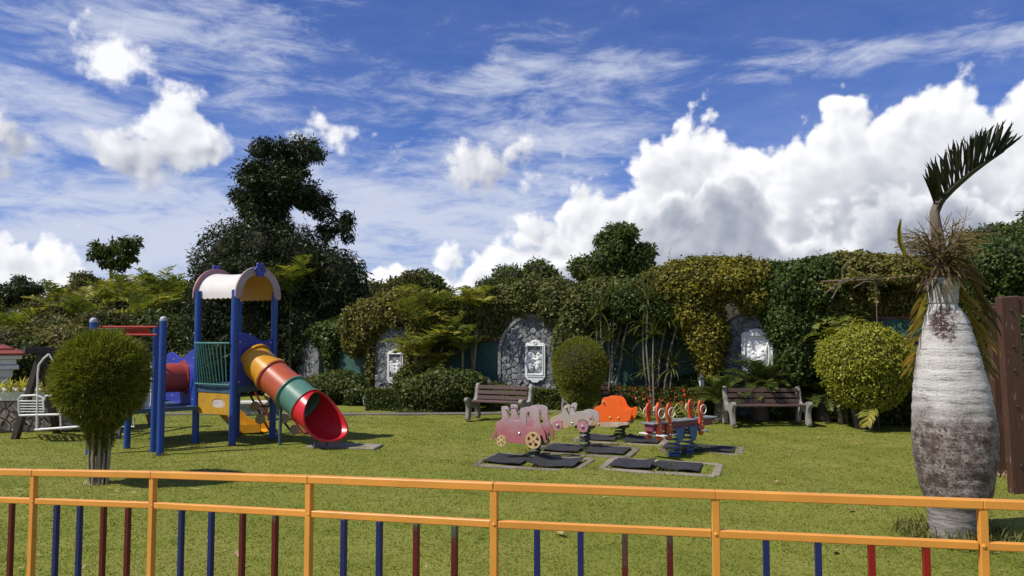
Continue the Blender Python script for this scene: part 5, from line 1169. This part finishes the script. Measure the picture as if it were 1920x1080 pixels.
# roof: bleached sheet bent over two arches
aw = SD/2+.07; ah = .52; zr = 2.62
def M4(origin, xdir, ydir): return Matrix(((xdir.x, ydir.x, 0, origin.x-P1.x), (xdir.y, ydir.y, 0, origin.y-P1.y), (0, 0, 1, origin.z), (0, 0, 0, 1)))
outer = [(aw*math.cos(t_), max(.0, ah*math.sin(t_))) for t_ in np.linspace(0, math.pi, 25)]; inner = [((aw-.15)*math.cos(t_), (ah-.14)*math.sin(t_)) for t_ in np.linspace(math.pi, 0, 25)]
ring = rounded([(aw, -.06), (aw+.0, .02)]+outer[1:-1]+[(-aw, .02), (-aw, -.06), (-aw+.1, -.08), (-aw+.15, .0)]+inner[1:-1]+[(aw-.15, .0), (aw-.1, -.08)], 1)
for y, mt in ((-.07, M_arch), (SD+.07, M_archr)):
    a_ = plate('roof_arch', [ring], .035, mt, pt, M4(L3(SD/2, y, zr+.02), e2, e1), bev=.005)
    fl = [(.14*(1+.16*math.cos(6*t_))*math.cos(t_)*.85, ah-.06+.14*(1+.16*math.cos(6*t_))*math.sin(t_)*.9) for t_ in np.linspace(0, 2*math.pi, 49)[:-1]]
    plate('flower_badge', [fl, circ(0, ah-.06, .035, 12)[::-1]], .03, M_bpan, a_, M4(L3(SD/2, y+(-.034 if y < 0 else .034), zr+.02), e2, e1), bev=.005)
    for s in (-1, 1):
        for q in ((s*(aw-.08), -.02), (s*(aw-.12), .12)):
            c = L3(SD/2+q[0], y-.02*(1 if y < 0 else -1), zr+.02+q[1]); MB().ball(c, .016, 8).build('bolt', M_steel, a_)
nu, nv = 33, 17; V = []; V2 = []
for i in range(nu):
    t_ = math.pi*i/(nu-1)
    for j in range(nv):
        v_ = j/(nv-1); sag = .035*math.sin(math.pi*v_); wx = (aw-.07-sag)*math.cos(t_); wz = (ah-.07-sag)*math.sin(t_)
        if i in (0, nu-1): wz -= .03+.02*(j % 2)
        V.append(L3(SD/2+wx, -.05+(SD+.10)*v_, zr+wz)); V2.append(L3(SD/2+wx*.975, -.05+(SD+.10)*v_, zr+wz-.012))
Fs = [(i*nv+j, i*nv+j+1, (i+1)*nv+j+1, (i+1)*nv+j) for i in range(nu-1) for j in range(nv-1)]
smooth(MB().add(V, Fs).build('roof_sheet', M_roofw, pt), 70); smooth(MB().add(V2, Fs).build('roof_lining', M_roofy, pt), 70)
# slide panel with tube
wav = [(-SD/2+.06, 1.03), (SD/2-.06, 1.03), (SD/2-.06, 1.86)]+[(x_, 1.86+.06*math.sin((x_+SD/2)*7.0)+.05*(1-(x_+SD/2)/SD)) for x_ in np.linspace(SD/2-.08, -SD/2+.08, 14)]+[(-SD/2+.06, 1.9)]
wav = [(x_, z_) for x_, z_ in wav]
sp_ = plate('slide_panel', [wav, circ(0, 1.47, .27, 28)[::-1]], .03, M_bpan, pt, M4(L3(SD/2, 0, 0), e2, e1))
for q in ((-.36, 1.1), (-.36, 1.8), (.36, 1.1), (.36, 1.78)): MB().ball(L3(SD/2+q[0], -.02, q[1]), .02, 8).build('bolt', M_steel, sp_)
S0 = L3(SD/2, .0, 1.47); hd = -e1; sl_ = R(31); ax = (hd*math.cos(sl_)+Vector((0, 0, -math.sin(sl_)))).normalized(); upv = (hd*math.sin(sl_)+Vector((0, 0, math.cos(sl_)))).normalized(); sdv = e2
def ringpts(t_, r, n=40): return [S0+ax*t_+(sdv*math.cos(a)+upv*math.sin(a))*r for a in np.linspace(0, 2*math.pi, n+1)[:-1]]
def tubeseg(name, segs, mat, th=.014, n=40):
    V = []; 
    for t_, r in segs: V += ringpts(t_, r, n)
    for t_, r in segs[::-1]: V += ringpts(t_, r-th, n)
    m_ = len(segs)*2; f = [(i*n+j, i*n+(j+1) % n, ((i+1) % m_)*n+(j+1) % n, ((i+1) % m_)*n+j) for i in range(m_) for j in range(n)]
    o = MB().add(V, f).build(name, mat, pt); return smooth(o, 35)
tubeseg('tube_section', [(-.02, .33), (.02, .33), (.02, .298), (.06, .292), (.44, .292), (.46, .325), (.50, .325)], M_tyel)
tubeseg('tube_section', [(.502, .325), (.53, .325), (.54, .296), (.98, .300), (1.0, .33), (1.035, .33)], M_tor)
tubeseg('tube_section', [(1.037, .33), (1.06, .33), (1.07, .298), (1.42, .302), (1.44, .335), (1.475, .335)], M_tgr)
# red exit: cut open along the top, long scooped bottom
n = 48; V = []; rows = 16
def exit_pt(f_, a, r):
    s_ = math.sin(a); endt = 1.52+.98*((1-s_)/2)**.85*(.80+.28*math.cos(a)); t_ = 1.477+(endt-1.477)*f_
    q = S0+ax*t_+(sdv*math.cos(a)*(1+.16*f_)+upv*s_)*r
    lift = max(0, t_-1.75); return q+Vector((0, 0, lift*lift*.42))
for f_ in np.linspace(0, 1, rows): V += [exit_pt(f_, a, .31 if f_ > .04 else .335) for a in np.linspace(0, 2*math.pi, n+1)[:-1]]
V += [exit_pt(1.0, a, .335)+ax*.012 for a in np.linspace(0, 2*math.pi, n+1)[:-1]]; V += [exit_pt(1.0, a, .318)+ax*.02 for a in np.linspace(0, 2*math.pi, n+1)[:-1]]
for f_ in np.linspace(1, 0, rows): V += [exit_pt(f_, a, .294) for a in np.linspace(0, 2*math.pi, n+1)[:-1]]
m_ = 2*rows+2; smooth(MB().add(V, [(i*n+j, i*n+(j+1) % n, ((i+1) % m_)*n+(j+1) % n, ((i+1) % m_)*n+j) for i in range(m_) for j in range(n)]).build('slide_exit', M_tred, pt), 45)
q = S0+ax*1.95-upv*.30; MB().tube([tuple(q), (q.x-.06, q.y, -.05)], .022, 8).build('slide_support', M_deck, pt); q = S0+ax*1.95-upv*.30+sdv*.2; MB().tube([tuple(q), (q.x+.04, q.y, -.05)], .022, 8).build('slide_support', M_deck, pt)
q = S0+ax*.95-upv*.3; MB().tube([tuple(q), (q.x, q.y, -.05)], .03, 8).build('slide_support', M_deck, pt)
# bulging green railing on the left front
def RL(f_, z, b_): return L3(-b_, SD*f_, z)
top = [RL(f_, 1.78, .06+.16*math.sin(math.pi*f_)) for f_ in np.linspace(.03, .97, 13)]; bot = [RL(f_, 1.05, .05+.02*math.sin(math.pi*f_)) for f_ in np.linspace(.03, .97, 13)]
MB().tube(top, .02, 8).build('top_rail', M_rail, pt); MB().tube(bot, .018, 8).build('bottom_rail', M_rail, pt)
for k_ in range(1, 12): MB().tube([top[k_], bot[k_]], .013, 6).build('baluster', M_rail, pt)
MB().tube([L3(SD, .05, 1.35), L3(SD, SD-.05, 1.35)], .016, 8).build('cross_bar', M_ring, pt)
pic = rounded([(-.16, .60), (.16, .60), (.16, .75), (-.16, .75)], 2)
# panel under the deck
Mf = M4(L3(0, SD/2, 0), -e1, e2)
yp = plate('yellow_panel', [[(-SD/2+.07, .52), (SD/2-.07, .52), (SD/2-.07, .90), (-SD/2+.07, .90)], [(x_+.12, z_+.04) for x_, z_ in pic][::-1]], .03, M_ypan, pt, Mf)
plate('oval_inset', [[(x_+.12, z_+.04) for x_, z_ in pic]], .016, M_cream, yp, Mf)
# low deck and crawl tunnel to the left
n1 = Vector((-.74, -.67, 0)).normalized(); d1 = Vector((-.67, .74, 0)).normalized(); P2 = L3(0, SD, 0); Lp = 1.62
def L4(s_, w, z): return P2+d1*s_+n1*w+Vector((0, 0, z))
wv2 = [(.05, .64), (Lp, .64)]+[(x_, 1.60+.07*math.sin(x_*5.2+.6)-.06*x_) for x_ in np.linspace(Lp, .05, 20)]
tcx = .62
pn = plate('tunnel_panel', [wv2, circ(tcx, 1.13, .27, 28)[::-1]], .03, M_bpan, pt, M4(P2, d1, -n1))
for q in ((.12, .75), (.12, 1.5), (1.2, .75), (1.2, 1.45)): MB().ball(L4(q[0], .02, q[1]), .02, 8).build('bolt', M_steel, pn)
def cyl(c0, c1, r, mat, name, th=.014, n=36, flare=True):
    a_ = (c1-c0); Ln = a_.length; a_.normalize(); u_ = Vector((0, 0, 1)); s_ = a_.cross(u_)
    prof = [(0, r+.045), (.02, r+.045), (.022, r), (Ln-.022, r), (Ln-.02, r+.045), (Ln, r+.045)] if flare else [(0, r), (Ln, r)]; V = []
    for t_, q in prof+[(t2, r-th) for t2, _ in prof[::-1]]: V += [c0+a_*t_+(s_*math.cos(b_)+u_*math.sin(b_))*q for b_ in np.linspace(0, 2*math.pi, n+1)[:-1]]
    m_ = len(prof)*2; o = smooth(MB().add(V, [(i*n+j, i*n+(j+1) % n, ((i+1) % m_)*n+(j+1) % n, ((i+1) % m_)*n+j) for i in range(m_) for j in range(n)]).build(name, mat, pt), 35)
    for e_ in (c0+a_*.012, c1-a_*.012):
        for b_ in np.linspace(0, 2*math.pi, 9)[:-1]: MB().ball(e_+(s_*math.cos(b_)+u_*math.sin(b_))*(r+.04)+a_*(.018 if e_ == c0 else -.018), .014, 6).build('rivet', M_steel, o)
cyl(L4(tcx, .02, 1.13), L4(tcx, .66, 1.13), .27, M_redt, 'crawl_tube')
plate('cream_end_panel', [rounded([(tcx-.42, .5), (tcx+.42, .5), (tcx+.44, 1.3), (tcx+.2, 1.52), (tcx-.2, 1.52), (tcx-.44, 1.3)], 1), circ(tcx, 1.13, .27, 28)[::-1]], .03, M_cream, pt, M4(L4(0, .70, 0), d1, -n1))
cyl(L4(tcx, .72, 1.13), L4(tcx, .95, 1.13), .27, M_redt, 'crawl_tube')
q0, q1 = gnd(300, 852), gnd(238, 838); q2 = at(293, 620, 12.6); q2.z = 0; q3 = at(175, 620, 12.35); q3.z = 0
bpost(q0, 2.16, .058, True); bpost(q2, 2.08, .05); bpost(q3, 2.14, .06, True); bpost(q1, .62, .055); 
MB().bar(tuple(at(250, 771, 12.7)), tuple(at(372, 765, 13.5)), .06, .07).build('deck_beam', M_deck, pt)
V = [at(250, 770, 12.72), at(372, 764, 13.55), L4(1.3, 0, .63), L4(1.3, .9, .63)]; zd = .64
MB().add([(v.x, v.y, zd) for v in V]+[(v.x, v.y, zd-.05) for v in V], [(0, 1, 2, 3), (7, 6, 5, 4)]+[(i, (i+1) % 4, 4+(i+1) % 4, 4+i) for i in range(4)]).build('low_deck', M_deck, pt)
# overhead bars
for (ya, yb) in ((613, 613), (627, 628)):
    a_, b_ = at(176, ya, 12.38), at(294, yb, 12.5); MB().tube([tuple(a_), tuple(b_)], .018, 8).build('overhead_bar', M_redbar, pt)
for k_ in range(5): MB().tube([tuple(at(234, 614+k_*3.4, 12.46)), tuple(at(280, 613.5+k_*3.4, 12.5))], .013, 6).build('red_slat', M_redbar, pt)
MB().tube([tuple(at(176, 615, 13.4)), tuple(at(290, 613, 13.4))], .018, 8).build('overhead_bar', M_ring, pt)
# low yellow slide behind the tower
V = []; sec = [(-.24, .16), (-.24, .02), (-.12, -.02), (.12, -.02), (.24, .02), (.24, .16)]; path = [at(395, 768, 14.9), at(425, 774, 14.9), at(440, 790, 14.9), at(452, 802, 14.9), at(470, 809, 14.9), at(502, 807, 14.9)]
ys_ = Vector((.25, 1, 0)).normalized()
sec = sec+[(.265, .16), (.265, .0), (.13, -.045), (-.13, -.045), (-.265, .0), (-.265, .16)]
for p_ in path: V += [p_+ys_*a_+Vector((0, 0, b_)) for a_, b_ in sec]
m_ = len(sec); npth = len(path); f = [(i*m_+j, i*m_+(j+1) % m_, (i+1)*m_+(j+1) % m_, (i+1)*m_+j) for i in range(npth-1) for j in range(m_)]
smooth(MB().add(V, f).build('low_slide', M_tyel, pt), 50)
# step climber with discs
for a_, b_, c_ in (((466, 735), (505, 808), M_blk), ((492, 735), (545, 808), M_blk), ((478, 735), (520, 812), M_redbar), ((520, 738), (568, 812), M_redbar), ((575, 812), (548, 760), M_redbar)):
    A, B_ = at(*a_, 14.7), gnd(*b_); MB().tube([tuple(A), tuple(B_)], .022, 8).build('climber_rail', c_, pt)
for i, (x, y) in enumerate(((505, 742), (524, 764), (533, 785), (478, 762), (488, 786), (552, 806))): MB().lathe([(.04, -.012), (.095, -.01), (.095, .012), (.03, .016)], at(x, y, 14.3), 16, axis=Matrix.Rotation(R(70), 3, 'X')).build('step_disc', M_wheel, pt)
for y in (762, 786): MB().tube([tuple(at(474+(y-735)*.55, y, 14.35)), tuple(at(536+(y-735)*.6, y, 14.3))], .018, 6).build('rung', M_blk, pt)
tuft(pt, M_grass_long, tuple(gnd(440, 836)), .16, 70, .07, 31); tuft(pt, M_grass_long, tuple(gnd(372, 836)), .16, 70, .07, 32); tuft(pt, M_grass_long, tuple(gnd(300, 854)), .14, 60, .07, 33); tuft(pt, M_grass_long, tuple(gnd(512, 826)), .14, 60, .07, 34)

tb = gnd(476, 776); tu = thing('plastic_tub', 'pale grey plastic tub seen through the play tower legs', 'tub', tuple(tb))
for nm_, z0_, z1_, a0_, a1_ in (('tub_body', 0, .26, .22, .27), ('rim', .26, .30, .30, .30)):
    V = [(tb.x+sx*a_*1.2, tb.y+sy*a_*.8, z_) for z_, a_ in ((z0_, a0_), (z1_, a1_)) for sx, sy in ((-1, -1), (1, -1), (1, 1), (-1, 1))]
    MB().add(V, [(0, 1, 5, 4), (1, 2, 6, 5), (2, 3, 7, 6), (3, 0, 4, 7), (3, 2, 1, 0), (4, 5, 6, 7)]).build(nm_, M_ring if nm_ == 'rim' else M_seatp, tu)
# ------------------------------------------------------------------ glider swing at the left
M_swood = wood('swing_timber', (.025, .016, .012), (.06, .04, .03), 2, .7); M_white = paint('white_swing_paint', (.70, .69, .66), .45, .06, 8, wear=.72, wearc=(.4, .3, .22))
p = gnd(70, 818); sf = thing('swing_frame', 'dark timber A-frame of the glider swing at left', 'swing frame', tuple(p))
ap = at(83, 662, 13.9); ap2 = at(250, 668, 15.2)
for a_, b_ in (((78, 662), (27, 823)), ((77, 664), (108, 812))): MB().bar(at(*a_, 13.9), gnd(*b_)-Vector((0, 0, .05)), .11, .11, bev=.006).build('leg', M_swood, sf)
for a_, b_ in ((ap2, gnd(218, 822)), (ap2, gnd(288, 800))): MB().bar(a_, b_-Vector((0, 0, .05)), .11, .11, bev=.006).build('leg', M_swood, sf)
MB().bar(ap+Vector((-.25, -.2, .06)), ap2+Vector((.25, .2, .06)), .12, .12, bev=.006).build('beam', M_swood, sf)
sw = thing('glider_seat', 'white metal glider swing seat hanging from the timber frame', 'swing seat', tuple(gnd(90, 815)))
YS = 13.6
def SP(px, py, dy=0): return tuple(at(px, py, YS+dy))
def wt_(name, pts, r=.018): return smooth(MB().tube(pts, r, 8).build(name, M_white, sw), 60)
for dy in (0, .75):
    wt_('hanger', [SP(92, 664, dy), SP(82, 672, dy), SP(73, 684, dy), SP(71, 700, dy), SP(70, 752, dy), SP(69, 806, dy)])
    wt_('hanger', [SP(92, 664, dy), SP(108, 690, dy), SP(113, 740, dy), SP(114, 806, dy)], .014)
    wt_('foot_rail', [SP(66, 806, dy), SP(150, 800, dy)], .022)
    wt_('arm_rest', [SP(36, 775, dy), SP(35, 748, dy), SP(40, 742, dy), SP(68, 741, dy), SP(80, 745, dy), SP(83, 770, dy)])
    wt_('arm_rest', [SP(82, 752, dy), SP(86, 742, dy), SP(104, 741, dy), SP(112, 750, dy), SP(113, 770, dy)])
for z_ in (752, 757, 762, 767, 772): wt_('seat_rung', [SP(36, z_), SP(82, z_)], .008)
for k_ in range(7): wt_('seat_slat', [SP(40+k_*12, 779, 0), SP(40+k_*12, 779, .75)], .014)
wt_('seat_frame', [SP(36, 752), SP(36, 778), SP(82, 778), SP(82, 752), SP(36, 752)], .014)
wt_('seat_frame', [SP(36, 779), SP(114, 777)], .02); wt_('seat_frame', [SP(36, 779, .75), SP(114, 777, .75)], .02)
for k_ in range(5): wt_('foot_slat', [SP(76+k_*14, 803, 0), SP(76+k_*14, 803, .75)], .016)
wt_('foot_rail', [SP(218, 800, .3), SP(252, 800, .3), SP(252, 784, .3)], .016)

# ------------------------------------------------------------------ planter, pavilion, far house
M_fstone = masonry('field_stone', (.27, .205, .165), (.46, .38, .32), 4, .9, .6); M_fmort = masonry('planter_mortar', (.20, .165, .13), (.30, .25, .20), 8, .95, .4); M_wplas = paint('white_plaster', (.62, .63, .60), .75, .06, 2, wear=.68, wearc=(.5, .5, .46), bump=.2)
a_, b_ = gnd(-420, 818), gnd(215, 806); A2, B2 = Vector((a_.x, a_.y)), Vector((b_.x, b_.y)); dd = (B2-A2).normalized(); nn = Vector((dd.y, -dd.x)); nn = nn if nn.y < 0 else -nn; Lw = (B2-A2).length
pw = thing('stone_planter', 'raised stone-faced planter with white band at the left edge', 'planter', (a_.x, a_.y, 0)); back = -nn
MB().bar((A2.x+back.x*.5, A2.y+back.y*.5, .31), (B2.x+back.x*.5, B2.y+back.y*.5, .31), 1.0, .62).build('mortar_core', M_fmort, pw)
MB().bar((A2.x+back.x*.49, A2.y+back.y*.49, .71), (B2.x+back.x*.49, B2.y+back.y*.49, .71), 1.10, .19, bev=.01).build('white_band', M_wplas, pw)
lay_stones(pw, cells(Lw, .6, int(Lw*.6/.021), 4, .008), (A2+nn*.01, dd, nn), M_fstone, .025, 7)
M_brom = leafmat('yellow_striped_leaf', [(.34, .32, .06), (.5, .45, .11), (.2, .22, .04), (.6, .55, .22)], .45, .3)
for i, px in enumerate((-30, -8, 14, 34, 55, 78, 100, 122, 145, 165)):
    c = gnd(px, 815); q = Vector((c.x, c.y+.35, .79)); r = thing('striped_plant', 'yellow striped spiky plant, %s from the left in the raised stone planter' % ['first','second','third','fourth','fifth','sixth','seventh','eighth','ninth','tenth'][i], 'plant', tuple(q), group='striped plants in the stone planter'); rosette(r, M_brom, tuple(q), 40, .34, .03, 300+i, .3, 1.45, 1.5)
M_tile = paint('red_roof_tile', (.20, .035, .022), .65, .3, 4, wear=.6, wearc=(.28, .09, .06), grime=.2)
pc = at(42, 662, 17.0); pv = thing('pavilion', 'white pavilion corner with red tiled roof and column', 'pavilion', (pc.x, pc.y, 0), R(36)); W_ = 6.0; D_ = 5.0
x1, y0 = 0.0, 0.0; x0, y1 = x1-W_, y0+D_; ze = pc.z
for (z_, o_, h_) in ((ze-.09, .0, .09), (ze-.20, .10, .12), (ze-.32, .05, .10), (ze-.46, .16, .16)): MB().box(((x0+x1)/2, (y0+y1)/2, z_), (W_-2*o_, D_-2*o_, h_), bev=.01).build('cornice', M_wplas, pv, local=True)
for cx, cy in ((x1-.40, y0+.40), (x0+.4, y0+.4), (x1-.4, y1-.4), (x0+.4, y1-.4)):
    o = smooth(MB().lathe([(.17, 0), (.17, .12), (.13, .16), (.12, .2), (.11, ze-.80), (.14, ze-.72), (.14, ze-.70)], (cx, cy, 0), 22).build('column', M_wplas, pv, local=True), 40); MB().box((cx, cy, ze-.62), (.36, .36, .16), bev=.008).build('capital', M_wplas, o, local=True)
apx = Vector(((x0+x1)/2, (y0+y1)/2, ze+1.25)); rc = [Vector((x0-.1, y0-.1, ze-.04)), Vector((x1+.1, y0-.1, ze-.04)), Vector((x1+.1, y1+.1, ze-.04)), Vector((x0-.1, y1+.1, ze-.04))]
rf = MB().add(rc+[apx, Vector((apx.x, apx.y, ze-.05))], [(0, 1, 4), (1, 2, 4), (2, 3, 4), (3, 0, 4), (1, 0, 5), (2, 1, 5), (3, 2, 5), (0, 3, 5)]).build('roof', M_tile, pv, local=True)
nrow = 12
for side in (0, 1):                                   # overlapping tile courses on the two slopes in view
    A, B_ = rc[side], rc[side+1]
    for k_ in range(nrow):
        f0, f1 = k_/nrow, (k_+1.15)/nrow; p00, p01 = A.lerp(apx, f0), B_.lerp(apx, f0); p10, p11 = A.lerp(apx, min(1, f1)), B_.lerp(apx, min(1, f1)); nrm = (B_-A).cross(apx-A).normalized()
        MB().add([p00+nrm*.045, p01+nrm*.045, p11+nrm*.012, p10+nrm*.012, p00+nrm*.004, p01+nrm*.004], [(0, 1, 2, 3), (0, 4, 5, 1)]).build('tile_course', M_tile, rf, local=True)
hc = at(345, 655, 33); hs = thing('far_house', 'far small house with orange-red roof behind the crawl tube', 'house', (hc.x, hc.y, 0)); M_ror = paint('orange_roof', (.42, .10, .05), .7, .15, 2)
MB().box((hc.x, hc.y, hc.z*.5-.2), (2.2, 2, hc.z-.2)).build('wall', M_wplas, hs); MB().add([hc+Vector(v) for v in ((-1.3, -1.2, -.28), (1.3, -1.2, -.28), (1.3, 1.2, -.28), (-1.3, 1.2, -.28), (-.6, 0, .3), (.6, 0, .3))], [(0, 1, 5, 4), (2, 3, 4, 5), (1, 2, 5), (3, 0, 4), (3, 2, 1, 0)]).build('roof', M_ror, hs)

# ------------------------------------------------------------------ fence in the foreground
M_fence = paint('orange_fence_paint', (.68, .285, .045), .42, .10, 4, wear=.70, wearc=(.46, .17, .06), bump=.1, grime=-.25); 
def picketmat(name, col, moss):
    m, t, b = newmat(name); v = coords(t, (1, 1, 1), 'Object'); s = t.nodes.new('ShaderNodeSeparateXYZ'); t.links.new(v, s.inputs[0]); n = nz(t, v, 7, 5, .65)
    out = ramp(t, n, [(.3, tuple(c*.85 for c in col)), (.7, tuple(c*1.15 for c in col))])
    if moss:
        a = node(t, 'ShaderNodeMath', operation='MULTIPLY_ADD'); t.links.new(n, a.inputs[0]); a.inputs[1].default_value = .5; t.links.new(s.outputs[2], a.inputs[2]); out = mixn(t, stepn(t, a.outputs[0], 1.10, 1.25), out, (.06, .085, .055))
    t.links.new(out, b.inputs['Base Color']); b.inputs['Roughness'].default_value = .42; bumpn(t, b, nz(t, v, 60, 3), .1, .003); return m
M_pb = picketmat('dark_blue_picket', (.010, .015, .105), False); M_pr = picketmat('dark_red_picket', (.10, .006, .008), True); M_pr2 = picketmat('red_picket', (.24, .005, .007), False)
FP = [(65, 880, 934, 5.14), (288, 883.5, 941.5, 4.83), (581, 891.5, 956.5, 4.31), (927, 904, 975, 3.94), (1341, 919, 993, 3.78), (1841, 936, 1015, 3.54)]
tops = [at(px, y, d) for px, y, _, d in FP]; mids = [at(px, y, d) for px, _, y, d in FP]
for L_ in (tops, mids):
    a_ = L_[0]*2-L_[1]; L_.insert(0, Vector((a_.x, a_.y, a_.z))); e_ = L_[-1]*2-L_[-2]; L_.append(e_)
fe = thing('metal_fence', 'orange metal fence with blue and red pickets in the foreground', 'fence', (tops[4].x, tops[4].y, 0))
tw = .042
for i in range(len(tops)):
    t_, m_ = tops[i], mids[i]
    d = (tops[min(i+1, len(tops)-1)]-tops[max(i-1, 0)]); rot = RZ(math.atan2(d.y, d.x)); pz = t_.z-tw*.5
    MB().box((t_.x, t_.y, (pz-.045)/2), (tw-.004, tw-.004, pz+.03), rot, bev=.003).build('post', M_fence, fe)
    if i == len(tops)-1: break
    t2, m2 = tops[i+1], mids[i+1]; dr = (t2-t_).normalized()
    up_ = Vector((0, 0, tw/2))
    MB().bar(t_-up_, t2-up_, tw+.006, tw, bev=.004).build('top_rail', M_fence, fe)
    dm = (m2-m_).normalized(); MB().bar(m_-up_*.9+dm*.018, m2-up_*.9-dm*.018, tw-.008, tw*.9, bev=.004).build('mid_rail', M_fence, fe)
    MB().bar(Vector((m_.x, m_.y, .12)), Vector((m2.x, m2.y, .12)), tw-.008, tw*.9, bev=.004).build('bottom_rail', M_fence, fe)
    w0 = MB().ball(Vector((m_.x, m_.y-.012, m_.z-tw*.45)), .014, 8).build('weld_bead', M_fence, fe) if i else None
    for k_ in range(4):
        f_ = (k_+1)/5; q = m_.lerp(m2, f_); h_ = q.z-tw*.9-.13; mt = M_pb if k_ < 2 else (M_pr if i < 5 else M_pr2)
        MB().box((q.x, q.y, .13+h_/2), (.030, .030, h_), RZ(math.atan2(dm.y, dm.x)), bev=.002).build('picket', mt, fe)
